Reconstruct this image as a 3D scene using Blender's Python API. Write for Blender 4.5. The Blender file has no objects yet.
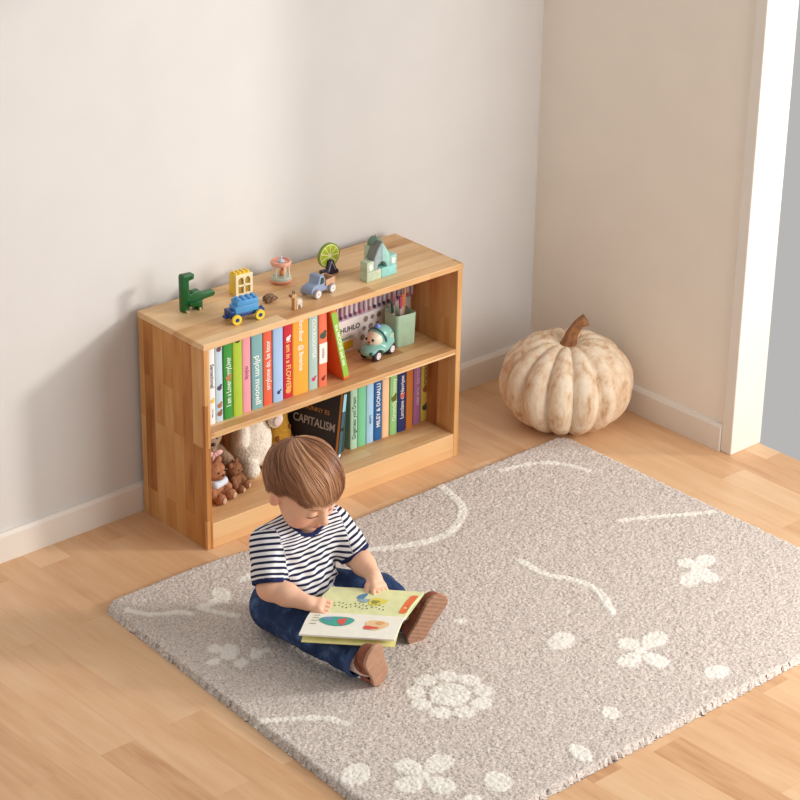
import bpy, bmesh, math, random
import numpy as np
from mathutils import Vector, Matrix

random.seed(7)
RNG = np.random.default_rng(11)
SC = bpy.context.scene
COL = SC.collection

# ------------------------------------------------------------------ camera, world, sun, exposure
CAM_P = np.array([-3.424, -4.8245, 3.1223])
_yaw, _pit, _rol, FPX = -0.7379, 0.4418, 0.0167, 2407.65
_cy, _sy, _cp, _sp = math.cos(_yaw), math.sin(_yaw), math.cos(_pit), math.sin(_pit)
_f = np.array([-_sy * _cp, _cy * _cp, -_sp]); _r0 = np.array([_cy, _sy, 0.0]); _u0 = np.cross(_r0, _f)
_r = math.cos(_rol) * _r0 + math.sin(_rol) * _u0
_u = -math.sin(_rol) * _r0 + math.cos(_rol) * _u0
cam_d = bpy.data.cameras.new('camera'); cam = bpy.data.objects.new('camera', cam_d); COL.objects.link(cam)
cam_d.sensor_width = 36; cam_d.lens = FPX * 36 / 800; cam_d.clip_end = 60
M = Matrix(((_r[0], _u[0], -_f[0], CAM_P[0]), (_r[1], _u[1], -_f[1], CAM_P[1]), (_r[2], _u[2], -_f[2], CAM_P[2]), (0, 0, 0, 1)))
cam.matrix_world = M
SC.camera = cam

world = bpy.data.worlds.new('room_air'); SC.world = world; world.use_nodes = True
world.node_tree.nodes['Background'].inputs[0].default_value = (1.0, 0.985, 0.965, 1)
world.node_tree.nodes['Background'].inputs[1].default_value = 0.48

SUN_DIR = Vector((-1.18, 1.0, -0.50)).normalized()
sd = bpy.data.lights.new('low_sun', 'SUN'); sd.energy = 1.45; sd.angle = math.radians(7); sd.color = (1.0, 0.96, 0.91)
so = bpy.data.objects.new('low_sun', sd); COL.objects.link(so)
so.rotation_euler = SUN_DIR.to_track_quat('-Z', 'Y').to_euler(); so.location = (3, -3, 2)

ad = bpy.data.lights.new('added_fill', 'AREA'); ad.shape = 'RECTANGLE'; ad.size = 1.7; ad.size_y = 1.7; ad.energy = 43; ad.color = (1.0, 0.985, 0.965)  # fill lamp added at the opening to even out the light
ao = bpy.data.objects.new('added_fill', ad); COL.objects.link(ao); ao.location = (1.46, -2.55, 1.30)
ao.rotation_euler = Vector((-1.1, 1.5, -.30)).to_track_quat('-Z', 'Y').to_euler()

vs = SC.view_settings
vs.view_transform = 'Standard'; vs.look = 'None'; vs.exposure = 0.0; vs.gamma = 1; vs.use_curve_mapping = False
SC.cycles.use_denoising = True
SC.cycles.max_bounces = 8

# ------------------------------------------------------------------ layout helpers
def ray(px, py):
    return _f * FPX + _r * (px - 400) + _u * (400 - py)
def at(px, py, z=0.0):
    """world point at height z seen at a pixel (used to lay things out)"""
    d = ray(px, py); return CAM_P + d * ((z - CAM_P[2]) / d[2])
BA, BG = -0.0178, 0.0196
BC, BS = math.cos(BA), math.sin(BA)
def toL(P):
    x, y = P[0], P[1] + BG
    return np.array([BC * x + BS * y, -BS * x + BC * y, P[2]])
def W(x, y, z):
    """bookcase coordinates to world"""
    return Vector((BC * x - BS * y, BS * x + BC * y - BG, z))
def xs(px, py, Y):
    """bookcase x where the ray of a pixel meets the plane y=Y of the bookcase"""
    d = ray(px, py); n = np.array([-BS, BC, 0]); o = np.array([0, -BG, 0]) + n * Y
    return toL(CAM_P + d * (n @ (o - CAM_P) / (n @ d)))[0]

def lin(c):
    return tuple(((v / 255) / 12.92 if v / 255 <= .04045 else ((v / 255 + .055) / 1.055) ** 2.4) for v in c) + (1,)

# ------------------------------------------------------------------ materials
def newmat(name, rough=.6, spec=.4):
    m = bpy.data.materials.new(name); m.use_nodes = True
    nt = m.node_tree; b = nt.nodes['Principled BSDF']
    b.inputs['Roughness'].default_value = rough
    b.inputs['Specular IOR Level'].default_value = spec
    return m, nt, b
def nd(nt, t, **kw):
    n = nt.nodes.new(t)
    for k, v in kw.items(): setattr(n, k, v)
    return n
def tex_obj(nt, scale=(1, 1, 1)):
    tc = nd(nt, 'ShaderNodeTexCoord'); mp = nd(nt, 'ShaderNodeMapping'); mp.inputs['Scale'].default_value = scale
    nt.links.new(tc.outputs['Object'], mp.inputs[0]); return mp.outputs[0]
def ramp(nt, src, stops):
    r = nd(nt, 'ShaderNodeValToRGB'); e = r.color_ramp.elements
    while len(e) > 1: e.remove(e[-1])
    e[0].position = stops[0][0]; e[0].color = stops[0][1]
    for p, c in stops[1:]:
        k = e.new(p); k.color = c
    if src is not None: nt.links.new(src, r.inputs[0])
    return r
def mixc(nt, fac, a, b, mode='MIX'):
    m = nd(nt, 'ShaderNodeMix', data_type='RGBA', blend_type=mode)
    for s, v in ((m.inputs[0], fac), (m.inputs[6], a), (m.inputs[7], b)):
        if hasattr(v, 'links'): nt.links.new(v, s)
        else: s.default_value = v
    return m.outputs[2]
def bump(nt, b, src, strength, dist=.001):
    n = nd(nt, 'ShaderNodeBump'); n.inputs['Strength'].default_value = strength; n.inputs['Distance'].default_value = dist
    nt.links.new(src, n.inputs['Height']); nt.links.new(n.outputs[0], b.inputs['Normal'])
def noise(nt, vec, scale, detail=3, rough=.5):
    n = nd(nt, 'ShaderNodeTexNoise'); n.inputs['Scale'].default_value = scale; n.inputs['Detail'].default_value = detail
    n.inputs['Roughness'].default_value = rough
    nt.links.new(vec, n.inputs['Vector']); return n.outputs[0]
MC = {}
def mat(name, rgb, rough=.55, var=.06, scale=60, bmp=0, bscale=300, spec=.4, metal=0, coat=0):
    if name in MC: return MC[name]
    m, nt, b = newmat(name, rough, spec)
    v = tex_obj(nt); n = noise(nt, v, scale, 4)
    c = lin(rgb); d = tuple(x * (1 - var * 2) for x in c[:3]) + (1,); e = tuple(min(1, x * (1 + var)) for x in c[:3]) + (1,)
    r = ramp(nt, n, [(.3, d), (.7, e)])
    nt.links.new(r.outputs[0], b.inputs['Base Color'])
    b.inputs['Metallic'].default_value = metal
    b.inputs['Coat Weight'].default_value = coat
    if bmp: bump(nt, b, noise(nt, v, bscale, 3), bmp)
    MC[name] = m; return m

def wood(name, long_axis, tones, row=.045, brick=.33, seed=0.0, rough=.42, grain=1.0, gap=.0004):
    """finger-jointed staves running along one axis"""
    m, nt, b = newmat(name, rough, .35)
    tc = nd(nt, 'ShaderNodeTexCoord'); sp = nd(nt, 'ShaderNodeSeparateXYZ'); nt.links.new(tc.outputs['Object'], sp.inputs[0])
    ax = 'XYZ'.index(long_axis); o = [i for i in range(3) if i != ax]
    add = nd(nt, 'ShaderNodeMath', operation='ADD'); nt.links.new(sp.outputs[o[0]], add.inputs[0]); nt.links.new(sp.outputs[o[1]], add.inputs[1])
    add2 = nd(nt, 'ShaderNodeMath', operation='ADD'); nt.links.new(add.outputs[0], add2.inputs[0]); add2.inputs[1].default_value = seed + 3.013
    addl = nd(nt, 'ShaderNodeMath', operation='ADD'); nt.links.new(sp.outputs[ax], addl.inputs[0]); addl.inputs[1].default_value = seed * .7 + 5
    cb = nd(nt, 'ShaderNodeCombineXYZ'); nt.links.new(addl.outputs[0], cb.inputs[0]); nt.links.new(add2.outputs[0], cb.inputs[1])
    br = nd(nt, 'ShaderNodeTexBrick'); br.offset = .37; br.inputs['Scale'].default_value = 1
    br.inputs['Brick Width'].default_value = brick; br.inputs['Row Height'].default_value = row
    br.inputs['Mortar Size'].default_value = gap; br.inputs['Mortar Smooth'].default_value = .3
    br.inputs['Color1'].default_value = (0, 0, 0, 1); br.inputs['Color2'].default_value = (1, 1, 1, 1); br.inputs['Mortar'].default_value = (.25, .25, .25, 1)
    nt.links.new(cb.outputs[0], br.inputs['Vector'])
    # per stave shift of the grain
    mp = nd(nt, 'ShaderNodeMapping'); mp.inputs['Scale'].default_value = (5, 95, 95); nt.links.new(cb.outputs[0], mp.inputs[0])
    off = nd(nt, 'ShaderNodeVectorMath', operation='MULTIPLY_ADD'); nt.links.new(br.outputs['Color'], off.inputs[0]); off.inputs[1].default_value = (37, 11, 5)
    nt.links.new(mp.outputs[0], off.inputs[2])
    g = noise(nt, off.outputs[0], 1.0, 5, .6)
    mp2 = nd(nt, 'ShaderNodeMapping'); mp2.inputs['Scale'].default_value = (6, 30, 30); nt.links.new(cb.outputs[0], mp2.inputs[0])
    off2 = nd(nt, 'ShaderNodeVectorMath', operation='MULTIPLY_ADD'); nt.links.new(br.outputs['Color'], off2.inputs[0]); off2.inputs[1].default_value = (17, 31, 5)
    nt.links.new(mp2.outputs[0], off2.inputs[2])
    g2 = noise(nt, off2.outputs[0], .9, 3, .5)
    a1 = nd(nt, 'ShaderNodeMath', operation='MULTIPLY_ADD'); nt.links.new(g, a1.inputs[0]); a1.inputs[1].default_value = .38 * grain
    sepc = nd(nt, 'ShaderNodeSeparateColor'); nt.links.new(br.outputs['Color'], sepc.inputs[0])
    a2 = nd(nt, 'ShaderNodeMath', operation='MULTIPLY_ADD'); nt.links.new(sepc.outputs[0], a2.inputs[0]); a2.inputs[1].default_value = .50; a2.inputs[2].default_value = -.15
    a3 = nd(nt, 'ShaderNodeMath', operation='MULTIPLY_ADD'); nt.links.new(g2, a3.inputs[0]); a3.inputs[1].default_value = .62; nt.links.new(a2.outputs[0], a3.inputs[2])
    nt.links.new(a3.outputs[0], a1.inputs[2])
    n = len(tones); r = ramp(nt, a1.outputs[0], [(.15 + .75 * i / (n - 1), lin(t)) for i, t in enumerate(tones)])
    nt.links.new(r.outputs[0], b.inputs['Base Color'])
    bump(nt, b, g, .12, .0006)
    return m

# ------------------------------------------------------------------ mesh helpers
def me_obj(name, verts, faces, m, parent=None, smooth=False):
    me = bpy.data.meshes.new(name); me.from_pydata([tuple(map(float, v)) for v in verts], [], faces); me.update()
    if m is not None: me.materials.append(m)
    o = bpy.data.objects.new(name, me); COL.objects.link(o)
    if parent: o.parent = parent
    if smooth: me.polygons.foreach_set('use_smooth', [True] * len(me.polygons))
    return o
def bm_obj(name, bm, m, parent=None, smooth=False, loc=None, rot=None, auto=None):
    bmesh.ops.recalc_face_normals(bm, faces=bm.faces)
    me = bpy.data.meshes.new(name); bm.to_mesh(me); bm.free()
    for x in (m if isinstance(m, (list, tuple)) else [m]): me.materials.append(x)
    if smooth: me.polygons.foreach_set('use_smooth', [True] * len(me.polygons))
    if auto is not None:
        me.polygons.foreach_set('use_smooth', [True] * len(me.polygons)); me.set_sharp_from_angle(angle=math.radians(auto))
    o = bpy.data.objects.new(name, me); COL.objects.link(o)
    if parent: o.parent = parent
    if loc is not None: o.location = loc
    if rot is not None: o.rotation_euler = rot
    return o
def empty(name, loc, rz=0, **kw):
    o = bpy.data.objects.new(name, None); COL.objects.link(o); o.location = loc; o.rotation_euler = (0, 0, rz); o.empty_display_size = .05
    tag(o, **kw); return o
def tag(o, label=None, cat=None, group=None, kind=None):
    if label: o['label'] = label
    if cat: o['category'] = cat
    if group: o['group'] = group
    if kind: o['kind'] = kind
    return o
def box(bm, x0, x1, y0, y1, z0, z1, bev=0.0, seg=2, mi=0, Mx=None):
    r = bmesh.ops.create_cube(bm, size=1); vs_ = r['verts']
    for v in vs_: v.co = Vector(((x0 + x1) / 2 + v.co.x * (x1 - x0), (y0 + y1) / 2 + v.co.y * (y1 - y0), (z0 + z1) / 2 + v.co.z * (z1 - z0)))
    fs = list({f for v in vs_ for f in v.link_faces})
    if bev:
        es = list({e for v in vs_ for e in v.link_edges})
        r2 = bmesh.ops.bevel(bm, geom=es, offset=bev, segments=seg, profile=.5, affect='EDGES')
        fs = list(set(r2['faces']) | {f for f in fs if f.is_valid})
    fs = [f for f in fs if f.is_valid]
    for f in fs: f.material_index = mi
    if Mx is not None:
        vv = {v for f in fs for v in f.verts}
        for v in vv: v.co = Mx @ v.co
    return fs
def cyl(bm, p0, p1, r0, r1=None, seg=24, mi=0, caps=True):
    p0, p1 = Vector(p0), Vector(p1); r1 = r0 if r1 is None else r1; d = p1 - p0
    q = d.to_track_quat('Z', 'Y').to_matrix().to_4x4(); T = Matrix.Translation((p0 + p1) / 2) @ q
    r = bmesh.ops.create_cone(bm, cap_ends=caps, segments=seg, radius1=r0, radius2=r1, depth=d.length, matrix=T)
    for f in {f for v in r['verts'] for f in v.link_faces}: f.material_index = mi
def ball(bm, c, r, sc=(1, 1, 1), seg=20, mi=0, R=None):
    T = Matrix.Translation(c) @ (R.to_4x4() if R is not None else Matrix.Identity(4)) @ Matrix.Diagonal((r * sc[0], r * sc[1], r * sc[2], 1))
    q = bmesh.ops.create_uvsphere(bm, u_segments=seg, v_segments=max(8, seg * 2 // 3), radius=1, matrix=T)
    for f in {f for v in q['verts'] for f in v.link_faces}: f.material_index = mi
def prism(bm, pts, y0, y1, bev=0.0, mi=0):
    """extrude an xz outline along y"""
    a = [bm.verts.new((p[0], y0, p[1])) for p in pts]; f0 = bm.faces.new(a)
    ex = bmesh.ops.extrude_face_region(bm, geom=[f0])
    nv = [g for g in ex['geom'] if isinstance(g, bmesh.types.BMVert)]
    for v in nv: v.co.y = y1
    vv = set(a) | set(nv)
    fs = {f for v in vv for f in v.link_faces}
    if bev:
        es = {e for v in vv for e in v.link_edges}
        r = bmesh.ops.bevel(bm, geom=list(es), offset=bev, segments=2, profile=.5, affect='EDGES')
        fs = {f for f in fs if f.is_valid} | set(r['faces'])
    for f in fs:
        if f.is_valid: f.material_index = mi
def lathe(bm, prof, seg=32, c=(0, 0, 0), mi=0):
    rings = []
    for r, z in prof:
        rings.append([bm.verts.new((c[0] + r * math.cos(2 * math.pi * i / seg), c[1] + r * math.sin(2 * math.pi * i / seg), c[2] + z)) for i in range(seg)])
    for a, b in zip(rings, rings[1:]):
        for i in range(seg):
            f = bm.faces.new((a[i], a[(i + 1) % seg], b[(i + 1) % seg], b[i])); f.material_index = mi
    for q in (rings[0], rings[-1]):
        f = bm.faces.new(q); f.material_index = mi
def text_mesh(name, body, size, m, parent, loc, rot, sx=1.0, align='CENTER', depth=.00015, bold=0.0):
    cu = bpy.data.curves.new('t', 'FONT'); cu.body = body; cu.size = size; cu.align_x = align; cu.align_y = 'CENTER'
    cu.extrude = depth; cu.offset = bold; cu.resolution_u = 3
    to = bpy.data.objects.new('t', cu); COL.objects.link(to)
    bpy.context.view_layer.update()
    me = bpy.data.meshes.new_from_object(to.evaluated_get(bpy.context.evaluated_depsgraph_get()))
    bpy.data.objects.remove(to); bpy.data.curves.remove(cu)
    me.name = name; me.materials.clear(); me.materials.append(m)
    o = bpy.data.objects.new(name, me); COL.objects.link(o); o.parent = parent; o.location = loc; o.rotation_euler = rot; o.scale = (sx, 1, 1)
    return o

# ------------------------------------------------------------------ signed distance modelling
class Field:
    def __init__(s, lo, hi, h):
        s.lo = np.array(lo, np.float32); s.h = h
        s.n = np.ceil((np.array(hi) - s.lo) / h).astype(int) + 1
        s.F = np.full(s.n, .06, np.float32)
    def sl(s, lo, hi):
        a = np.clip(np.floor((np.array(lo) - s.lo) / s.h).astype(int), 0, s.n); b = np.clip(np.ceil((np.array(hi) - s.lo) / s.h).astype(int) + 1, 0, s.n)
        ax = [s.lo[i] + s.h * np.arange(a[i], b[i], dtype=np.float32) for i in range(3)]
        return tuple(slice(a[i], b[i]) for i in range(3)), np.meshgrid(*ax, indexing='ij')
    def put(s, fn, lo, hi, k, mode='u'):
        q, P = s.sl(lo, hi)
        if 0 in P[0].shape: return
        d = fn(*P); A = s.F[q]
        if mode == 'u':
            h = np.maximum(k - np.abs(A - d), 0) / max(k, 1e-6); s.F[q] = np.minimum(A, d) - h * h * k * .25
        elif mode == 'd':
            d = -d; h = np.maximum(k - np.abs(A - d), 0) / max(k, 1e-6); s.F[q] = np.maximum(A, d) + h * h * k * .25
    def rc(s, a, b, r1, r2=None, k=.01, mode='u'):
        a = np.array(a, float); b = np.array(b, float); r2 = r1 if r2 is None else r2; R = max(r1, r2) + k + .02
        ba = b - a; L2 = ba @ ba + 1e-12
        def fn(x, y, z):
            t = np.clip(((x - a[0]) * ba[0] + (y - a[1]) * ba[1] + (z - a[2]) * ba[2]) / L2, 0, 1)
            return np.sqrt((x - a[0] - t * ba[0]) ** 2 + (y - a[1] - t * ba[1]) ** 2 + (z - a[2] - t * ba[2]) ** 2) - (r1 + (r2 - r1) * t)
        s.put(fn, np.minimum(a, b) - R, np.maximum(a, b) + R, k, mode)
    def el(s, c, r, ax=None, k=.01, mode='u'):
        c = np.array(c, float); r = np.array(r, float) * np.ones(3); A = np.eye(3) if ax is None else np.array(ax, float); R = max(r) + k + .02
        def fn(x, y, z):
            p = [(x - c[0]) * A[i][0] + (y - c[1]) * A[i][1] + (z - c[2]) * A[i][2] for i in range(3)]
            k0 = np.sqrt(sum((p[i] / r[i]) ** 2 for i in range(3))); k1 = np.sqrt(sum((p[i] / r[i] ** 2) ** 2 for i in range(3)))
            return k0 * (k0 - 1) / np.maximum(k1, 1e-5)
        s.put(fn, c - R, c + R, k, mode)
    def plane(s, p, n, k=.003):
        """cut away the side the normal points to"""
        p = np.array(p, float); n = np.array(n, float); n = n / np.linalg.norm(n)
        q, P = s.sl(s.lo, s.lo + s.h * s.n)
        d = (P[0] - p[0]) * n[0] + (P[1] - p[1]) * n[1] + (P[2] - p[2]) * n[2]; A = s.F[q]
        h = np.maximum(k - np.abs(A - d), 0) / k; s.F[q] = np.maximum(A, d) + h * h * k * .25
    def wob(s, fn):
        q, P = s.sl(s.lo, s.lo + s.h * s.n); s.F[q] = s.F[q] + fn(*P)
    def mesh(s):
        F = s.F; S = F < 0
        c = np.zeros(tuple(np.array(F.shape) - 1), np.int8)
        off = [(i, j, k) for i in (0, 1) for j in (0, 1) for k in (0, 1)]
        for i, j, k in off: c += S[i:F.shape[0] - 1 + i, j:F.shape[1] - 1 + j, k:F.shape[2] - 1 + k]
        act = (c > 0) & (c < 8); I = np.argwhere(act); idx = np.full(c.shape, -1, np.int64); idx[act] = np.arange(len(I))
        acc = np.zeros((len(I), 3)); cnt = np.zeros(len(I))
        for a in off:
            for d in range(3):
                if a[d]: continue
                b = list(a); b[d] = 1
                fa = F[I[:, 0] + a[0], I[:, 1] + a[1], I[:, 2] + a[2]]; fb = F[I[:, 0] + b[0], I[:, 1] + b[1], I[:, 2] + b[2]]
                m = (fa < 0) != (fb < 0); t = np.where(m, fa / np.where(m, fa - fb, 1), 0)
                p = np.array(a, float)[None] + 0 * acc; p[:, d] += t
                acc[m] += p[m]; cnt[m] += 1
        V = s.lo + s.h * (I + acc / cnt[:, None])
        quads = []
        for d in range(3):
            e = [0, 0, 0]; e[d] = 1
            A = S[tuple(slice(0, F.shape[i] - e[i]) for i in range(3))]; B = S[tuple(slice(e[i], None) for i in range(3))]
            D = np.argwhere(A != B); o = [(d + 1) % 3, (d + 2) % 3]
            D = D[(D[:, o[0]] > 0) & (D[:, o[1]] > 0) & (D[:, o[0]] < c.shape[o[0]]) & (D[:, o[1]] < c.shape[o[1]])]
            def g(u, v):
                q = D.copy(); q[:, o[0]] -= u; q[:, o[1]] -= v; return idx[q[:, 0], q[:, 1], q[:, 2]]
            Q = np.stack([g(1, 1), g(0, 1), g(0, 0), g(1, 0)], 1); fl = ~A[D[:, 0], D[:, 1], D[:, 2]]
            Q[fl] = Q[fl][:, ::-1]; quads.append(Q)
        return V, np.concatenate(quads)
def field_obj(name, fld, m, parent=None, attrs=None, origin=(0, 0, 0)):
    V, Q = fld.mesh(); og = np.array(origin, float)
    me = bpy.data.meshes.new(name); me.vertices.add(len(V)); me.vertices.foreach_set('co', (V - og).astype(np.float32).ravel())
    me.loops.add(Q.size); me.loops.foreach_set('vertex_index', Q.astype(np.int32).ravel())
    me.polygons.add(len(Q)); me.polygons.foreach_set('loop_start', np.arange(0, Q.size, 4, dtype=np.int32)); me.polygons.foreach_set('loop_total', np.full(len(Q), 4, np.int32))
    me.polygons.foreach_set('use_smooth', np.ones(len(Q), bool)); me.update(calc_edges=True); me.validate()
    for an, fn in (attrs or {}).items():
        val = fn(V)
        if val.ndim == 2:
            a = me.color_attributes.new(an, 'FLOAT_COLOR', 'POINT'); a.data.foreach_set('color', np.concatenate([val, np.ones((len(V), 1))], 1).astype(np.float32).ravel())
        else:
            a = me.attributes.new(an, 'FLOAT', 'POINT'); a.data.foreach_set('value', val.astype(np.float32))
    me.materials.append(m)
    o = bpy.data.objects.new(name, me); COL.objects.link(o)
    if parent: o.parent = parent
    return o

# ------------------------------------------------------------------ structure
XR = 1.508          # right wall
def wall_mat(name, rgb):
    return mat(name, rgb, .9, .012, 6, .06, 220, .15)
M_wall = wall_mat('wall paint', (224, 221, 218)); M_wall2 = wall_mat('warm wall paint', (245, 235, 222))
M_trim = mat('trim paint', (238, 230, 220), .5, .01, 8)
bm = bmesh.new(); box(bm, -2.6, XR + .12, 0, .12, 0, 2.7); tag(bm_obj('wall_back', bm, M_wall), kind='structure')
bm = bmesh.new()
box(bm, XR, XR + .12, -.80, 0, 0, 2.7); box(bm, XR, XR + .12, -4.4, -.80, 2.45, 2.7)
tag(bm_obj('wall_right', bm, M_wall2), kind='structure')
bm = bmesh.new(); box(bm, XR - .008, XR + .125, -.84, -.80, 0, 2.45, .003); box(bm, XR - .008, XR + .125, -4.4, -.84, 2.41, 2.45, .003)
box(bm, XR - .012, XR + .13, -4.46, -4.4, 0, 2.45, .003)
tag(bm_obj('added_opening', bm, M_trim), kind='structure')  # frame of an opening added so the low sun can enter
def baseboard(name, L, Mx):
    bm = bmesh.new(); prism(bm, [(0, 0), (.014, 0), (.014, .074), (.009, .084), (0, .084)], 0, L)
    for v in bm.verts: v.co = Mx @ v.co
    tag(bm_obj(name, bm, M_trim), kind='structure')
baseboard('baseboard_back', 2.6 + XR, Matrix(((0, 1, 0, -2.6), (-1, 0, 0, 0), (0, 0, 1, 0), (0, 0, 0, 1))))
baseboard('baseboard_right', .785, Matrix(((-1, 0, 0, XR), (0, -1, 0, -.014), (0, 0, 1, 0), (0, 0, 0, 1))))
M_floor = wood('floor planks', 'Y', [(190, 138, 98), (214, 167, 124), (226, 183, 140), (233, 195, 155)], row=.098, brick=.82, seed=.031, rough=.38, grain=1.0, gap=.0009)
bm = bmesh.new(); box(bm, -2.6, XR + .12, -4.46, .12, -.05, 0); tag(bm_obj('floor', bm, M_floor), kind='structure')

# ------------------------------------------------------------------ bookcase
BW, BD, BH, BT = .9, .2913, .6, .018
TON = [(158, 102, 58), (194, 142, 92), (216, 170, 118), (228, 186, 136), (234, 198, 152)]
TON_D = [(124, 68, 28), (168, 104, 50), (196, 134, 74), (210, 152, 92), (222, 172, 114)]  # browner upright staves; the side panel's shade is put into these tones too
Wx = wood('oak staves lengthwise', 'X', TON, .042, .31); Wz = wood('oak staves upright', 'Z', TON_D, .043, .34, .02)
Wx2 = wood('oak staves shelf', 'X', TON, .042, .36, .013); Wp = wood('plain oak rail', 'X', [(218, 168, 114), (228, 184, 132), (236, 196, 146)], .2, 2.0, .05, grain=.8)
bc = empty('bookcase', W(0, 0, 0), BA, label='low two-tier honey oak bookcase standing against the wall', cat='bookcase')
def part(name, m, *b, bev=.0018, par=bc):
    bm = bmesh.new(); box(bm, *b, bev, 2); return bm_obj(name, bm, m, par)
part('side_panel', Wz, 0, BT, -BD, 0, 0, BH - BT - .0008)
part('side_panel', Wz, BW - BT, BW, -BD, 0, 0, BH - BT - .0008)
part('top_board', Wx, -.001, BW + .001, -BD - .001, 0, BH - BT, BH)
part('shelf_board', Wx2, BT, BW - BT, -BD, -.008, .325, .342)
part('bottom_board', Wx2, BT, BW - BT, -BD + .018, -.008, .058, .074)
part('plinth', Wp, BT, BW - BT, -BD, -BD + .018, 0, .0745)
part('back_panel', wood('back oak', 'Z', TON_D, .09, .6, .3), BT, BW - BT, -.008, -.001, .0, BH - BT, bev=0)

# ------------------------------------------------------------------ books
M_page = mat('book paper', (240, 228, 205), .8, .03, 90)
def flat(rgb, rough=.45): return mat('print %d %d %d' % rgb, rgb, rough, .03, 25)
def book(name, label, group, loc, rz, w, h, d, cover, tilt=0.0, title=None, tcol=(250, 248, 240), tsize=None, tz=.5, author=None, marks=(), band=None, tflip=False, cover_text=None):
    """upright closed book: x is thickness, -y the spine, z up; origin at the spine's bottom left"""
    rt = empty(name, loc, rz, label=label, cat='book', group=group)
    rt.rotation_euler = (0, tilt, rz)
    mc = flat(cover); t = .0018
    bm = bmesh.new(); pr = [(0, 0), (w, 0)]
    box(bm, 0, t, .002, d, 0, h, .0006, 1); box(bm, w - t, w, .002, d, 0, h, .0006, 1)
    # rounded spine
    vs0 = []
    n = 6
    for zz in (0, h):
        vs0.append([bm.verts.new((w / 2 - math.cos(math.pi * i / n) * w / 2, .002 - math.sin(math.pi * i / n) * .003, zz)) for i in range(n + 1)] +
                   [bm.verts.new((w / 2 + math.cos(math.pi * i / n) * (w / 2 - .0006), .0035 - math.sin(math.pi * i / n) * .002, zz)) for i in range(n + 1)])
    m_ = len(vs0[0])
    for i in range(m_): bm.faces.new((vs0[0][i], vs0[0][(i + 1) % m_], vs0[1][(i + 1) % m_], vs0[1][i]))
    bm.faces.new(vs0[0]); bm.faces.new(vs0[1])
    bm_obj('cover', bm, mc, rt)
    bm = bmesh.new(); box(bm, t, w - t, .004, d - .004, .003, h - .003); bm_obj('page_block', bm, M_page, rt)
    ya = -.0013
    R90 = (math.pi / 2, math.pi / 2, 0)      # reading downward
    if title:
        sz = (tsize or w * .62) * 1.2
        to = text_mesh('title', title, sz, flat(tcol), rt, (w / 2, ya, h * tz), (math.pi / 2, -math.pi / 2 if tflip else math.pi / 2, 0), bold=.0002)
        L = to.dimensions.x; lim = h * .62
        if L > lim: to.scale.x = lim / L
    if author:
        text_mesh('author', author, w * .3, flat(tcol), rt, (w / 2, ya, h * .14), R90)
    for mk in marks:                          # small printed emblems on the spine: (z, size, colour)
        bm = bmesh.new(); z_, s_, c_ = mk
        if s_ > .5: box(bm, w * .12, w * .88, ya - .0002, ya + .002, h * z_, h * z_ + .022)
        else:
            cyl(bm, (w / 2, ya - .0002, h * z_), (w / 2, ya + .0012, h * z_), w * s_, seg=14)
            cyl(bm, (w * .7, ya - .0003, h * z_ + w * s_), (w * .7, ya + .0012, h * z_ + w * s_), w * s_ * .5, seg=10)
        bm_obj('emblem', bm, flat(c_), rt)
    if band:
        bm = bmesh.new(); z0, z1, c_ = band; box(bm, .0015, w - .0015, ya - .0001, ya + .002, h * z0, h * z1); bm_obj('spine_band', bm, flat(c_), rt)
    return rt
SZ, DZ = .3422, .0742
YB = -.247
def spine_x(px, py): return xs(px, py, YB)
top_books = [
 # px0, px1, cover, height, label, kwargs
 (209.5, 216, (244, 243, 240), .224, 'thin white picture book, first on the upper shelf beside the side panel', dict(title='Sensational', tcol=(60, 55, 60), tz=.62, author='Mini Ideas', marks=[(.3, .28, (236, 200, 60))])),
 (216.5, 224, (200, 220, 232), .232, 'pale blue spine with small brown pictures, between white and green books', dict(marks=[(.9, .3, (120, 80, 90)), (.42, .3, (90, 70, 90)), (.2, .3, (180, 120, 90)), (.1, .32, (150, 100, 80))])),
 (224.5, 233.5, (62, 152, 62), .228, 'dark green book with large white title, third from the left side panel', dict(tflip=True, title='I am a Lover  forryLiver', tz=.47, marks=[(.52, .3, (190, 130, 80))])),
 (233.8, 243, (176, 202, 62), .236, 'plain lime green book with a ladybird print near its top', dict(marks=[(.93, .3, (70, 70, 30))])),
 (243.5, 252, (240, 160, 170), .230, 'soft pink book with one thin purple word, between lime and teal spines', dict(title='mlivia', tcol=(140, 70, 110), tsize=.014, tz=.5)),
 (252.5, 263.5, (130, 178, 180), .234, 'grey teal book with a tall white title, beside the pink one', dict(title='pljom mooell', tz=.36)),
 (264, 273, (232, 102, 70), .232, 'coral orange book with playful white lettering between teal and light blue', dict(tflip=True, title='orrylome do, be hoor', tz=.5)),
 (273.5, 283.5, (170, 200, 238), .229, 'light sky blue book with a tiny dark mark low on its spine', dict(marks=[(.12, .16, (60, 60, 110))])),
 (284, 293, (206, 42, 58), .230, 'bright red book with yellow lettering on the upper shelf', dict(title='I am in a FLOWER', tcol=(250, 214, 120), tz=.42, marks=[(.76, .22, (255, 240, 240)), (.1, .3, (250, 170, 90))])),
 (293.5, 309, (246, 172, 62), .238, 'thick mango orange book, widest spine on the upper shelf', dict(title='forrdlour  @ Bmerine', tz=.6, tsize=.018)),
 (309.5, 318.5, (178, 205, 196), .231, 'pale grey green book with white lettering and a tiny pink heart', dict(title='CLOUDLIGHTER', tz=.65, tsize=.013, marks=[(.13, .2, (210, 60, 110))])),
 (319, 327.5, (240, 120, 86), .229, 'last upright upper book, coral red spine with a white patch', dict(band=(.3, .56, (246, 238, 230)), title='mido', tcol=(120, 60, 60), tz=.43, tsize=.012, marks=[(.66, .34, (60, 90, 70)), (.1, .2, (120, 50, 40))])),
]
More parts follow.
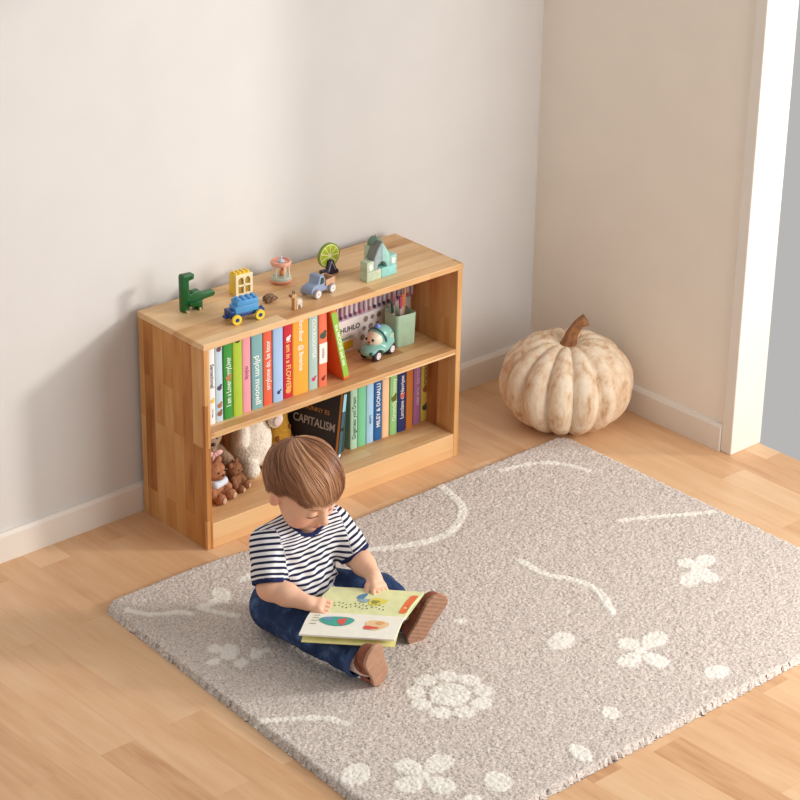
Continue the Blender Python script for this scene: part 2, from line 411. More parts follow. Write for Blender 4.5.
for p0, p1, c, h, lb, kw in top_books:
    by = 424 + (p0 - 212) * (387 - 424) / (328 - 212)
    x0, x1 = spine_x(p0, by), spine_x(p1, by)
    book('picture_book', lb, 'picture books on the upper shelf', W(x0, YB + RNG.uniform(-.001, .002), SZ), BA, x1 - x0 - .0006, min(h, .237), .155 + RNG.uniform(-.01, .01), c, **kw)
# leaning lime and orange book
xA = spine_x(343, 381)
bl = book('picture_book', 'orange book with a lime spine leaning left against the upright row', 'picture books on the upper shelf',
     W(xA - .0035, YB - .008, SZ + .0005), BA, .021, .222, .15, (232, 112, 52), tilt=math.radians(-13), title='the MOONS and me', tz=.5, tsize=.013,
     band=(.04, .97, (150, 196, 72)))
YB2 = -.182
low_books = [
 (350.5, 357.5, (176, 208, 180), .214, 'pale sage book with dark lettering and cream edge, first upright lower book', dict(tflip=True, title='Gingerness: yoni Dream', tcol=(60, 90, 80), tz=.45)),
 (357.8, 366, (122, 200, 152), .218, 'plain sea green book between sage and pale blue on the lower shelf', {}),
 (366.4, 373.6, (168, 206, 232), .216, 'pale blue book with one short navy word, lower shelf', dict(title='Lonin', tcol=(50, 60, 110), tsize=.010, tz=.34)),
 (374, 381.8, (32, 96, 156), .220, 'deep blue book with bold white capitals, lower shelf', dict(tflip=True, title='MILEY & DONALLI', tz=.5, tsize=.016)),
 (382, 389, (246, 200, 158), .215, 'peach book with a dark label at its top, lower shelf', dict(marks=[(.86, .9, (80, 50, 30))])),
 (389.8, 397, (150, 204, 130), .219, 'fresh green book with olive animal emblem, left of the navy one', dict(tflip=True, title='Gruncly  froosty', tcol=(236, 246, 214), tz=.5, marks=[(.52, .36, (110, 110, 40))])),
 (397.5, 405.5, (40, 54, 112), .217, 'navy book with white title, left of the brown spine', dict(tflip=True, title='Lanclane di Navriyse', tz=.5, tsize=.015, marks=[(.52, .24, (230, 110, 90))])),
 (406, 412.8, (196, 116, 48), .214, 'rust brown plain spine between navy and purple, lower shelf', {}),
 (413.3, 420.5, (176, 112, 158), .216, 'dusty purple book second from the right on the lower shelf', dict(title='COLLOG  YUR BEN', tcol=(226, 190, 216), tz=.56, tsize=.012, band=None)),
 (420.8, 428, (214, 190, 84), .214, 'mustard yellow book at the right end of the lower row', dict(title='OTHOORLD', tcol=(110, 90, 60), tz=.72, tsize=.013, marks=[(.47, .34, (150, 90, 50)), (.2, .36, (50, 80, 60))])),
]
for i, (p0, p1, c, h, lb, kw) in enumerate(low_books):
    by = 448 + (p0 - 353) * (427 - 448) / (413 - 353); yb = YB2 + (.012 if i > 7 else 0)
    x0, x1 = xs(p0, by, yb), xs(p1, by, yb)
    book('picture_book', lb, 'picture books on the lower shelf', W(x0, yb, DZ), BA, x1 - x0 - .0006, h, .145 + RNG.uniform(-.008, .008), c, **kw)
# dark teal book leaning just left of the sage one, its cover showing
xg = xs(350, 449, YB2)
book('picture_book', 'dark green book leaning slightly against the sage spine, lower shelf', 'picture books on the lower shelf', W(xg - .030, YB2 + .004, DZ + .0012), BA, .012, .21, .145, (44, 78, 66), tilt=math.radians(3.5))
# large dark book leaning right, its front cover towards the room
xb = xs(337.5, 455.5, -.225) - .004
dk = empty('picture_book', W(xb, -.225, DZ + .0032), BA, label='large black covered book leaning on the lower shelf, front cover turned outward', cat='book', group='picture books on the lower shelf')
dk.rotation_euler = (0, math.radians(9), BA + math.radians(15))
bw, bh, bdp = .018, .205, .185
bm = bmesh.new(); box(bm, 0, .0022, 0, bdp, 0, bh, .0006, 1); box(bm, bw - .0022, bw, 0, bdp, 0, bh, .0006, 1); box(bm, 0, bw, -.0015, .0015, 0, bh, .0006, 1)
bm_obj('cover', bm, flat((38, 34, 40)), dk)
bm = bmesh.new(); box(bm, .0022, bw - .0022, .0015, bdp - .004, .003, bh - .003); bm_obj('page_block', bm, flat((214, 150, 70)), dk)
bm = bmesh.new(); box(bm, -.0004, .0006, 0.0, .007, .001, bh - .001); bm_obj('cover_edge', bm, flat((206, 138, 60)), dk)
bm = bmesh.new(); box(bm, .002, bw - .002, -.002, -.0005, .004, bh * .45); box(bm, .002, bw - .002, -.002, -.0005, bh * .5, bh * .72); bm_obj('spine_label', bm, flat((58, 92, 110)), dk)
bm = bmesh.new(); box(bm, .002, bw - .002, -.002, -.0005, bh * .73, bh * .98); bm_obj('spine_label', bm, flat((150, 200, 214)), dk)
bm = bmesh.new(); cyl(bm, (bw / 2, -.0026, .02), (bw / 2, -.001, .02), .005, seg=14); bm_obj('emblem', bm, flat((236, 236, 230)), dk)
RC = (math.pi / 2, 0, -math.pi / 2)
text_mesh('title', 'CAPITALISM', .034, flat((190, 182, 178)), dk, (-.0004, .088, bh * .47), RC, sx=.8, bold=.0003)
text_mesh('subtitle', 'FUNNY ES', .018, flat((214, 150, 70)), dk, (-.0004, .08, bh * .66), RC)

# ------------------------------------------------------------------ toys on the top board
TZ = BH + .0003
def glossy(rgb, r=.3): return mat('paint %d %d %d' % rgb, rgb, r, .04, 40, spec=.5)
def toy(name, label, cat, px, py, rz=0.0, group='small toys on the bookcase top', z=TZ, sc=1.0):
    p = at(px, py, z); o = empty(name, (p[0], p[1], z), BA + rz, label=label, cat=cat, group=group); o.scale = (sc,) * 3; return o
# dark green dinosaur puzzle
t = toy('toy_dinosaur', 'dark green long-necked wooden toy dinosaur at the left end', 'toy', 184, 311.5, sc=.94)
g = glossy((8, 92, 38), .35)
bm = bmesh.new(); prism(bm, [(-.009, 0), (.011, 0), (.013, .012), (.030, .012), (.034, .0), (.047, 0), (.050, .020), (.064, .024), (.098, .026), (.104, .032), (.100, .042), (.058, .044), (.050, .056), (.026, .056), (.018, .050), (.013, .058), (.013, .092), (.030, .094), (.032, .110), (-.006, .113), (-.010, .106)], -.011, .011, .003)
bm_obj('body', bm, g, t, auto=35)
bm = bmesh.new(); prism(bm, [(.004, .028), (.052, .028), (.052, .0), (.038, 0), (.034, .014), (.016, .014)], -.02, -.0112, .002); bm_obj('leg', bm, g, t, auto=35)
for s in (0, .042):
    bm = bmesh.new(); cyl(bm, (s + .001, -.0205, .004), (s + .001, -.0113, .004), .004, seg=14); bm_obj('toe', bm, glossy((225, 205, 150)), t)
bm = bmesh.new(); cyl(bm, (.018, -.0118, .102), (.018, -.0108, .102), .0025, seg=12); bm_obj('eye', bm, flat((20, 30, 20)), t)
# yellow block with window
def studs(bm, x0, y0, nx, ny, p, z, r=.0055, h=.005):
    for i in range(nx):
        for j in range(ny): cyl(bm, (x0 + i * p, y0 + j * p, z), (x0 + i * p, y0 + j * p, z + h), r, seg=16)
t = toy('window_block', 'yellow studded building block with an ivory arched window', 'toy block', 236, 297, math.radians(-4))
bm = bmesh.new(); box(bm, 0, .052, .004, .034, 0, .060, .0015); studs(bm, .0065, .0115, 4, 2, .013, .060, .0047)
bm_obj('brick', bm, glossy((244, 208, 72)), t, auto=40)
iv = glossy((248, 236, 196))
bm = bmesh.new(); box(bm, .0, .054, -.001, .0038, 0, .006, .001); box(bm, 0, .054, -.001, .0038, .054, .060, .001); box(bm, 0, .008, -.001, .0038, .006, .054, .001); box(bm, .046, .054, -.001, .0038, .006, .054, .001)
box(bm, .0245, .0295, -.002, .0038, .006, .054, .0008); box(bm, .008, .046, -.002, .0038, .026, .031, .0008)
prism(bm, [(.008, .054), (.008, .044), (.011, .050), (.0165, .0525), (.022, .050), (.0245, .044), (.0245, .054)], -.001, .0038)
prism(bm, [(.0295, .054), (.0295, .044), (.032, .050), (.0375, .0525), (.043, .050), (.046, .044), (.046, .054)], -.001, .0038)
bm_obj('window_frame', bm, iv, t)
bm = bmesh.new(); box(bm, .008, .046, .0030, .0042, .006, .054); bm_obj('window_opening', bm, glossy((176, 140, 60)), t)
# blue train car
t = toy('toy_wagon', 'blue studded toy wagon on a navy base with yellow wheels', 'toy car', 233, 325, math.radians(-7))
nb = glossy((28, 64, 128)); lb_ = glossy((84, 160, 218)); yw = glossy((246, 214, 66))
bm = bmesh.new(); box(bm, -.004, .094, .006, .040, .014, .024, .002); box(bm, -.014, -.004, .015, .031, .013, .020, .001); box(bm, .094, .106, .016, .030, .014, .020, .001); studs(bm, .099, .023, 1, 1, .01, .020, .004); box(bm, -.004, .010, .006, .040, .024, .034, .002)
bm_obj('chassis', bm, nb, t, auto=40)
bm = bmesh.new(); box(bm, .012, .082, .006, .040, .024, .044, .0015); box(bm, .018, .082, .006, .040, .044, .058, .0015); studs(bm, .027, .0145, 4, 2, .0165, .058)
bm_obj('brick', bm, lb_, t, auto=40)
for wx in (.010, .080):
    for wy, s in ((.0, -1), (.040, 1)):
        bm = bmesh.new(); cyl(bm, (wx, wy, .0135), (wx, wy + s * .007 + (0 if s > 0 else 0), .0135), .0135, seg=28); w = bm_obj('wheel', bm, yw, t, auto=40)
        bm = bmesh.new(); cyl(bm, (wx, wy + s * .0072, .0135), (wx, wy + s * .0085, .0135), .0055, seg=16); bm_obj('hub', bm, nb, w)
# small mottled hedgehog
t = toy('toy_hedgehog', 'tiny mottled brown toy hedgehog behind the blue wagon', 'toy', 269, 302.5)
f = Field((-.03, -.03, -.005), (.03, .03, .04), .0012); f.el((0, 0, .012), (.019, .013, .012), k=.002); f.el((.018, -.004, .009), (.007, .005, .005), k=.006)
f.wob(lambda x, y, z: np.where(z > .006, .0022 * np.sin(x * 900) * np.sin(y * 900 + 1) * np.sin(z * 900), 0)); f.plane((0, 0, .0), (0, 0, -1))
field_obj('body', f, mat('hedgehog spines', (150, 116, 88), .8, .5, 160), t)
bm = bmesh.new(); ball(bm, (.0245, -.006, .010), .0018); bm_obj('nose', bm, flat((40, 30, 30)), t, smooth=True)
# toy giraffe
t = toy('toy_giraffe', 'small tan wooden giraffe with white spotted body, in front of the carousel', 'toy', 294, 309.5, math.radians(6))
tan = glossy((206, 158, 108), .5)
bm = bmesh.new(); prism(bm, [(-.004, 0), (.004, 0), (.005, .030), (.004, .045), (-.012, .046), (-.014, .038), (-.004, .034)], -.006, .006, .0015); bm_obj('neck', bm, tan, t, auto=35)
sp = mat('spotted giraffe paint', (226, 216, 200), .5, .25, 190)
bm = bmesh.new(); prism(bm, [(.005, .0), (.009, 0), (.011, .010), (.018, .010), (.019, 0), (.025, 0), (.027, .018), (.024, .026), (.006, .028)], -.006, .006, .0015); bm_obj('body', bm, sp, t, auto=35)
for s in (-.003, .003):
    bm = bmesh.new(); cyl(bm, (-.001, s, .045), (-.001, s, .052), .0014, seg=8); ball(bm, (-.001, s, .052), .002, seg=8); bm_obj('horn', bm, glossy((120, 76, 50)), t)
bm = bmesh.new(); prism(bm, [(-.0142, .040), (-.009, .044), (-.009, .0465), (-.0142, .0445)], -.0064, .0064, .0008); bm_obj('muzzle', bm, glossy((150, 100, 70)), t)
# carousel
t = toy('toy_carousel', 'coral pink wooden toy carousel with a figure between its posts', 'toy', 281, 282)
pk = glossy((232, 164, 140), .4); wh = glossy((240, 226, 204), .4)
bm = bmesh.new(); lathe(bm, [(.018, 0), (.024, .001), (.030, .007), (.0305, .010), (.029, .012)], 40); bm_obj('base', bm, pk, t, auto=40)
bm = bmesh.new(); lathe(bm, [(.0285, .012), (.029, .013), (.028, .018), (.0268, .019)], 40); bm_obj('floor_disc', bm, glossy((190, 206, 190), .45), t, auto=40)
for k in range(6):
    a = k * math.pi / 3 + .3; bm = bmesh.new(); cyl(bm, (.0215 * math.cos(a), .0215 * math.sin(a), .019), (.0215 * math.cos(a), .0215 * math.sin(a), .053), .0023, seg=12); bm_obj('post', bm, wh, t, auto=40)
bm = bmesh.new(); lathe(bm, [(.026, .053), (.0285, .054), (.0288, .060), (.027, .063), (.024, .063), (.0238, .060), (.018, .060)], 40); bm_obj('roof', bm, pk, t, auto=40)
bm = bmesh.new(); lathe(bm, [(.010, .060), (.0085, .064), (.004, .067), (.0025, .071), (.004, .073), (.003, .076), (.0005, .077)], 24); bm_obj('knob', bm, glossy((184, 206, 218), .25), t, smooth=True)
bm = bmesh.new(); ball(bm, (.002, -.003, .028), .009, (1, .8, 1)); ball(bm, (.004, -.004, .040), .007); cyl(bm, (0, 0, .019), (0, 0, .026), .004); bm_obj('rider', bm, glossy((226, 140, 84), .45), t, smooth=True)
# lime wheel on a dark stand
t = toy('toy_ferris_wheel', 'green citrus slice wheel on a dark triangular stand', 'toy', 329, 273)
bm = bmesh.new(); prism(bm, [(-.024, 0), (.024, 0), (.024, .010), (.018, .012), (.006, .040), (-.002, .044), (-.010, .040), (-.015, .014), (-.024, .010)], -.013, -.003, .0015); prism(bm, [(-.024, 0), (.024, 0), (.024, .010), (-.024, .010)], -.0029, .014, .0015); bm_obj('stand', bm, glossy((44, 34, 62), .3), t, auto=35)
bm = bmesh.new(); cyl(bm, (.0, -.002, .052), (0, .006, .052), .036, seg=48); bm_obj('rind', bm, glossy((120, 146, 40), .35), t, auto=40)
bm = bmesh.new(); cyl(bm, (.0, -.0026, .052), (0, -.0019, .052), .0325, seg=48); bm_obj('pith', bm, glossy((236, 232, 170), .35), t)
for k in range(9):
    a0, a1 = 2 * math.pi * (k + .09) / 9, 2 * math.pi * (k + .91) / 9
    bm = bmesh.new(); prism(bm, [(.005 * math.cos((a0 + a1) / 2), .052 + .005 * math.sin((a0 + a1) / 2))] + [(.0300 * math.cos(a0 + (a1 - a0) * i / 5), .052 + .0300 * math.sin(a0 + (a1 - a0) * i / 5)) for i in range(6)], -.0034, -.0026, 0)
    bm_obj('segment', bm, glossy((168, 190, 40), .3), t)
for s in (-1, 1):
    bm = bmesh.new(); cyl(bm, (s * .012, -.0142, .012), (-.002, -.0142, .040), .0009, seg=6); bm_obj('strut', bm, glossy((200, 200, 214)), t)
# grey blue pickup
t = toy('toy_truck', 'grey blue wooden toy pickup with a brown cargo bed', 'toy car', 313, 299.5, math.radians(10), sc=1.1)
gb = glossy((142, 158, 186), .5); wdn = mat('toy wood', (206, 164, 130), .55, .1, 60)
bm = bmesh.new(); prism(bm, [(-.002, .010), (.078, .010), (.078, .018), (.046, .020), (.045, .046), (.040, .052), (.026, .052), (.020, .032), (.004, .030), (-.004, .024), (-.005, .013)], .0, .034, .003); bm_obj('body', bm, gb, t, auto=35)
bm = bmesh.new(); prism(bm, [(.026, .031), (.030, .047), (.038, .047), (.040, .044), (.040, .031)], -.0006, .0008); bm_obj('side_window', bm, glossy((44, 70, 66), .2), t)
bm = bmesh.new(); box(bm, .047, .083, -.001, .035, .020, .024, .001)
for q in ((.047, .050, -.001, .035), (.080, .083, -.001, .035), (.050, .080, -.001, .002), (.050, .080, .032, .035)): box(bm, *q, .024, .036, .001)
bm_obj('cargo_bed', bm, wdn, t)
for wx in (.012, .066):
    for wy, s in ((-.001, -1), (.035, 1)):
        bm = bmesh.new(); cyl(bm, (wx, wy - (0 if s > 0 else .007), .0115), (wx, wy + (.007 if s > 0 else 0), .0115), .0115, seg=26); w = bm_obj('wheel', bm, glossy((176, 168, 172), .5), t, auto=40)
        bm = bmesh.new(); yy = wy + s * .0075; cyl(bm, (wx, min(yy, yy - s * .001), .0115), (wx, max(yy, yy - s * .001), .0115), .0085, seg=22); h_ = bm_obj('hub', bm, glossy((236, 226, 218), .5), w)
        # axle pin sits in the hub
        bm = bmesh.new(); cyl(bm, (wx, yy + s * .0005 - .0005, .0115), (wx, yy + s * .0005 + .0005, .0115), .002, seg=10); bm_obj('axle', bm, gb, w)
# block house
t = toy('block_house', 'mint and grey wooden block house with an arched doorway, at the right', 'toy', 367, 283, math.radians(2), sc=1.10)
c1 = mat('mint block', (160, 206, 196), .6, .05, 80); c2 = mat('sage block', (192, 204, 176), .6, .06, 80); c3 = mat('grey block', (156, 172, 178), .6, .05, 80); c4 = mat('aqua block', (150, 210, 204), .6, .05, 80)
D0 = .026
def blk(m, pts, y0=0, y1=D0): bm = bmesh.new(); prism(bm, pts, y0, y1, .0012); return bm_obj('block', bm, m, t, auto=30)
blk(c2, [(0, 0), (.0485, 0), (.0485, .026), (0, .026)]); blk(c4, [(.0495, 0), (.100, 0), (.100, .026), (.0495, .026)])
b1 = blk(c2, [(0, .0265), (.024, .0265), (.024, .052), (0, .052)]); b2 = blk(c1, [(.077, .0265), (.100, .0265), (.100, .052), (.077, .052)])
arc = [(.0495 - .0160 * math.cos(a), .0265 + .0180 * math.sin(a)) for a in np.linspace(0, math.pi / 2, 6)]
blk(c3, [(.0245, .0265)] + arc + [(.0495, .095), (.036, .078), (.0245, .056)])
arc2 = [(.0505 + .0160 * math.cos(a), .0265 + .0180 * math.sin(a)) for a in np.linspace(0, math.pi / 2, 6)]
blk(c1, [(.0765, .0265)] + arc2 + [(.0505, .095), (.0635, .078), (.0765, .056)])
dr = glossy((112, 134, 116), .5)
bm = bmesh.new(); cyl(bm, (.0525, .018, .084), (.0525, .040, .084), .0165, seg=30); cyl(bm, (.0525, .029, .099), (.0525, .029, .107), .003, .001, seg=10)
bm_obj('dome', bm, dr, t, auto=40)
blk(c2, [(.034, 0), (.066, 0), (.066, .080), (.034, .080)], D0 + .0005, D0 + .024)
bm = bmesh.new(); prism(bm, [(.020, .0545), (.0245, .0565), (.036, .0785), (.0495, .0955), (.0475, .0985), (.033, .0805)], -.001, D0 + .001) ; bm_obj('roof', bm, mat('shaded gable side', (124, 128, 122), .6, .05, 80), t)  # left faces of the gable: their shade is put into this grey slab
for bx in (.012, .0885):
    bm = bmesh.new(); cyl(bm, (bx, -.0006, .040), (bx, .0008, .040), .006, seg=18); cyl(bm, (bx, -.0008, .034), (bx, .0008, .034), .0045, seg=12); bm_obj('painted_window', bm, glossy((244, 244, 236)), t)

# ------------------------------------------------------------------ things on the middle shelf
def onshelf(px, py): p = at(px, py, SZ); return p
p = toL(at(388, 351, SZ))
cupo = empty('pen_cup', W(p[0] + .001, p[1] + .028, SZ), BA + math.radians(-6), label='mint green rounded square pen cup on the upper shelf', cat='pen cup')
def rrect(hw, hd, r, n=6):
    o = []
    for cx, cy_, a0 in ((hw - r, hd - r, 0), (-hw + r, hd - r, 90), (-hw + r, -hd + r, 180), (hw - r, -hd + r, 270)):
        for i in range(n + 1): a = math.radians(a0 + 90 * i / n); o.append((cx + r * math.cos(a), cy_ + r * math.sin(a)))
    return o
bm = bmesh.new(); lv = []
for hw, z in ((.030, 0), (.0325, .003), (.035, .096), (.034, .098), (.0325, .096), (.030, .005)):
    lv.append([bm.verts.new((q[0] + .0, q[1], z)) for q in rrect(hw, hw, .011)])
for a, b in zip(lv, lv[1:]):
    for i in range(len(a)): bm.faces.new((a[i], a[(i + 1) % len(a)], b[(i + 1) % len(a)], b[i]))
bm.faces.new(lv[0]); bm.faces.new(lv[-1]); cupo.location = W(p[0] + .066, p[1] + .026, SZ)
bm_obj('cup', bm, glossy((178, 208, 178), .4), cupo, auto=40)
cl = cupo.location
for dx, dy, tx, ty, L, c, lb in ((-.018, .004, -.10, .05, .125, (40, 76, 62), 'dark green pen leaning at the left of the mint cup'), (-.004, -.008, .02, .04, .135, (196, 74, 122), 'pen with a magenta end in the mint cup'),
                             (.006, -.004, .06, .06, .138, (232, 130, 72), 'pen with an orange end in the mint cup'), (.016, .004, .05, .0, .158, (206, 150, 104), 'tall brown pencil at the right of the mint cup'), (-.010, .012, -.03, .08, .142, (178, 96, 110), 'dusty rose pen at the back of the mint cup')):
    d = Vector((tx, ty, 1)).normalized(); b0 = Vector((cl.x + dx * .7, cl.y + dy * .7, SZ + .0055))
    pe = empty('pen', b0, 0, label=lb, cat='pen', group='pens in the mint cup')
    pe.rotation_euler = d.to_track_quat('Z', 'Y').to_euler()
    bm = bmesh.new(); cyl(bm, (0, 0, 0), (0, 0, L - .035), .0042, seg=14); bm_obj('barrel', bm, glossy((222, 196, 190) if L < .15 else c), pe, auto=40)
    bm = bmesh.new(); cyl(bm, (0, 0, L - .035), (0, 0, L - .004), .0046, seg=14); cyl(bm, (0, 0, L - .004), (0, 0, L), .0046, .003, seg=14); bm_obj('cap', bm, glossy(c), pe, auto=40)
# marker box leaning at the back
x0, x1 = xs(338, 345, -.12), xs(409, 320, -.075)
mk = empty('marker_box', W(x0, -.115, SZ), BA + math.radians(4), label='white printed marker pen box standing behind the toy car', cat='box')
mw = x1 - x0; mh = .190
pinkp = mat('box print', (236, 226, 222), .35, .03, 30)
bm = bmesh.new(); box(bm, 0, mw, 0, .022, 0, mh, .001); bm_obj('carton', bm, pinkp, mk)
bm = bmesh.new(); box(bm, .004, mw - .002, -.0012, .0006, mh * .52, mh * .985); bm_obj('clear_window', bm, mat('window tint', (188, 172, 184), .2, .1, 50), mk)
cols = [(110, 70, 90), (60, 50, 60), (214, 90, 130), (160, 120, 150), (90, 60, 80), (232, 190, 200), (120, 90, 130), (70, 50, 50), (200, 140, 150), (150, 100, 110)]
for k in range(16):
    xx = .012 + k * (mw - .024) / 15; bm = bmesh.new(); cyl(bm, (xx, -.0045, mh * .62), (xx, -.0045, mh * .95), .0046, seg=12); q = bm_obj('marker', bm, glossy((226, 212, 216) if k % 4 else (184, 160, 176), .3), mk, auto=40)
    bm = bmesh.new(); cyl(bm, (xx, -.0045, mh * .56), (xx, -.0045, mh * .62), .0034, .0046, seg=12); bm_obj('tip', bm, glossy(cols[(k * 3) % 10], .3), q, auto=40)
text_mesh('title', 'OHUHLO', .022, flat((50, 44, 60)), mk, (.042, -.0006, mh * .36), (math.pi / 2, 0, 0), bold=.0004)
text_mesh('caption', 'MARKERS', .011, flat((80, 140, 60)), mk, (.038, -.0006, mh * .22), (math.pi / 2, 0, 0))
bm = bmesh.new(); box(bm, .004, .062, -.0006, .001, mh * .04, mh * .17); bm_obj('print_band', bm, flat((232, 196, 40)), mk)
bm = bmesh.new()
for k in range(9):
    cyl(bm, (.10 + (k % 3) * .026 + .006 * (k // 3), -.0007, mh * (.14 + .14 * (k // 3))), (.10 + (k % 3) * .026 + .006 * (k // 3), .001, mh * (.14 + .14 * (k // 3))), .009 - .002 * (k % 2), seg=12)
bm_obj('picture', bm, flat((150, 128, 120)), mk)
# mint toy car
p = at(364, 366, SZ)
tc = empty('toy_car', (p[0] + .026, p[1] - .012, SZ), BA + math.radians(13), label='mint toy car with a cream face windscreen on the upper shelf', cat='toy car')
tc.scale = (1.12,) * 3
f = Field((-.02, -.03, -.01), (.12, .08, .1), .0017)
mi_ = glossy((134, 190, 178), .3)
f.el((.034, .026, .026), (.042, .030, .017), k=.01); f.el((.070, .026, .030), (.030, .029, .022), k=.01); f.el((.056, .026, .055), (.031, .025, .026), k=.012); f.el((.078, .026, .045), (.02, .024, .028), k=.012)
for wx in (.022, .080):
    for wy in (-.004, .056): f.rc((wx, wy - .012, .014), (wx, wy + .012, .014), .0175, k=.002, mode='d')
f.plane((0, 0, .010), (0, 0, -1))
field_obj('body', f, mi_, tc)
f = Field((.0, -.02, .02), (.07, .08, .1), .0017); f.el((.040, .026, .052), (.026, .022, .021), k=.002); field_obj('windscreen', f, glossy((236, 222, 196), .3), tc)
bm = bmesh.new(); 
TT = Matrix.Translation((.050, .026, .054)) @ Matrix.Rotation(math.radians(68), 4, 'Y')
ring = [[bm.verts.new(TT @ Vector(((.0245 + .0028 * math.cos(b)) * math.cos(a), (.0262 + .0028 * math.cos(b)) * math.sin(a), .0028 * math.sin(b)))) for b in np.linspace(0, 2 * math.pi, 9)[:-1]] for a in np.linspace(0, 2 * math.pi, 33)[:-1]]
for i in range(32):
    for j in range(8): bm.faces.new((ring[i][j], ring[(i + 1) % 32][j], ring[(i + 1) % 32][(j + 1) % 8], ring[i][(j + 1) % 8]))
bm_obj('window_rim', bm, glossy((66, 110, 112), .3), tc, smooth=True)
for e in ((.0165, .016, .056), (.0165, .036, .056)):
    bm = bmesh.new(); ball(bm, e, .0036, seg=12); bm_obj('eye', bm, flat((40, 30, 30), .2), tc, smooth=True)
bm = bmesh.new(); ball(bm, (.0135, .026, .049), .0026, (1, 1.4, 1), seg=12); bm_obj('nose', bm, flat((120, 70, 50)), tc, smooth=True)
for e in (.008, .044):
    bm = bmesh.new(); ball(bm, (.0, e, .026), .0065, (.7, 1, .8), seg=14); bm_obj('headlamp', bm, glossy((64, 110, 104), .2), tc, smooth=True)
bm = bmesh.new(); lathe(bm, [(.009, 0), (.009, .003), (.004, .008), (.001, .010)], 20, (.048, .026, .0795)); bm_obj('roof_light', bm, glossy((120, 142, 214), .3), tc, smooth=True)
for yy in (.0015, .0505):
    bm = bmesh.new(); box(bm, .066, .084, yy - .0015, yy + .0015, .044, .060, .002); bm_obj('side_window', bm, glossy((178, 200, 180), .3), tc)
for wx in (.022, .080):
    for wy, s in ((.004, -1), (.048, 1)):
        bm = bmesh.new(); a, b = sorted((wy - s * .010, wy + s * .0015)); lathe(bm, [(.0115, a), (.0145, a + .002), (.0150, (a + b) / 2), (.0145, b - .002), (.0115, b)], 28)
        for v in bm.verts: v.co = Vector((wx + v.co.x, v.co.z, .0150 + v.co.y))
        w = bm_obj('wheel', bm, flat((46, 36, 42), .5), tc, auto=40)
        bm = bmesh.new(); yy = wy + s * .0022; cyl(bm, (wx, yy - .001, .015), (wx, yy + .001, .015), .0088, seg=20); h_ = bm_obj('hub', bm, glossy((236, 232, 238), .3), w)
        for k in range(5):
            a = k * 2 * math.pi / 5; bm = bmesh.new(); cyl(bm, (wx + .005 * math.cos(a), yy + s * .0008 - .0006, .015 + .005 * math.sin(a)), (wx + .005 * math.cos(a), yy + s * .0008 + .0006, .015 + .005 * math.sin(a)), .0014, seg=8); q = bm_obj('spoke_hole', bm, flat((120, 110, 130)), w)

# ------------------------------------------------------------------ plush toys on the lower shelf
def fuzz(name, rgb, amt=.6): return mat(name, rgb, .95, .1, 140, amt, 420, .1)
def curls(k=.0016, s=520):
    return lambda x, y, z: k * np.sin(x * s + 2 * np.sin(z * 190)) * np.sin(y * s * 1.1 + 1 + 2 * np.sin(x * 170)) * np.sin(z * s * .95 + 2)
def plush(name, label, pos, rz, box_, fn, m, h=.0022, curl=True, group='soft toys on the lower shelf', cat='soft toy', sc=1.0):
    rt = empty(name, W(*pos), BA + rz, label=label, cat=cat, group=group); f = Field(box_[0], box_[1], h); fn(f)
    if curl: f.wob(curls())
    f.plane((0, 0, .0005), (0, 0, -1), .004); field_obj('body', f, m, rt); rt.scale = (sc,) * 3; return rt
def sball(name, c, r, m, par, sc=(1, 1, 1)):
    bm = bmesh.new(); ball(bm, c, r, sc, 14); return bm_obj(name, bm, m, par, smooth=True)
blk_ = flat((36, 26, 26), .3)
# small bear with bib
def bear(f, arms=1):
    f.el((0, 0, .030), (.023, .019, .028), k=.004); f.el((0, -.002, .070), (.027, .022, .023), k=.006); f.el((0, -.020, .064), (.011, .009, .009), k=.006)
    for s in (-1, 1):
        f.el((s * .020, .002, .090), (.009, .006, .009), k=.003)
        f.rc((s * .018, -.004, .042), (s * .028, -.018, .024), .009, .010, k=.004); f.rc((s * .013, -.012, .013), (s * .018, -.034, .013), .012, .0135, k=.004)
def bear_face(rt):
    for s in (-1, 1): sball('eye', (s * .010, -.0225, .074), .0022, blk_, rt)
    sball('nose', (0, -.0290, .067), .0034, flat((70, 44, 36), .4), rt, (1.3, .8, .9))
    for s in (-1, 1): sball('foot_pad', (s * .0185, -.0462, .0135), .0075, fuzz('pad plush', (206, 168, 138)), rt, (1, .3, 1))
p = toL(at(220, 500, DZ)); BX1, BY1 = p[0], p[1]
b1 = plush('teddy_bear', 'small brown teddy bear in a white bib beside the side panel', (BX1 - .004, BY1 + .020, DZ), math.radians(14), ((-.05, -.06, -.01), (.05, .035, .11)), bear, fuzz('brown plush', (176, 120, 88)), sc=1.18)
bear_face(b1)
f = Field((-.035, -.05, .02), (.035, .035, .07), .0015)
f.el((0, -.001, .047), (.026, .023, .013), k=.002); f.rc((-.014, -.016, .044), (.014, -.016, .044), .011, k=.006); f.el((0, 0, .060), (.03, .03, .010), mode='d', k=.003)
field_obj('bib', f, fuzz('bib cloth', (222, 228, 240), .2), b1)
p = toL(at(236, 492, DZ))
b2 = plush('teddy_bear', 'smallest chestnut teddy bear tucked right of the one with the bib', (p[0] + .010, p[1] + .020, DZ), math.radians(24), ((-.05, -.06, -.01), (.05, .035, .11)), bear, fuzz('chestnut plush', (146, 100, 72)), sc=.86)
bear_face(b2)
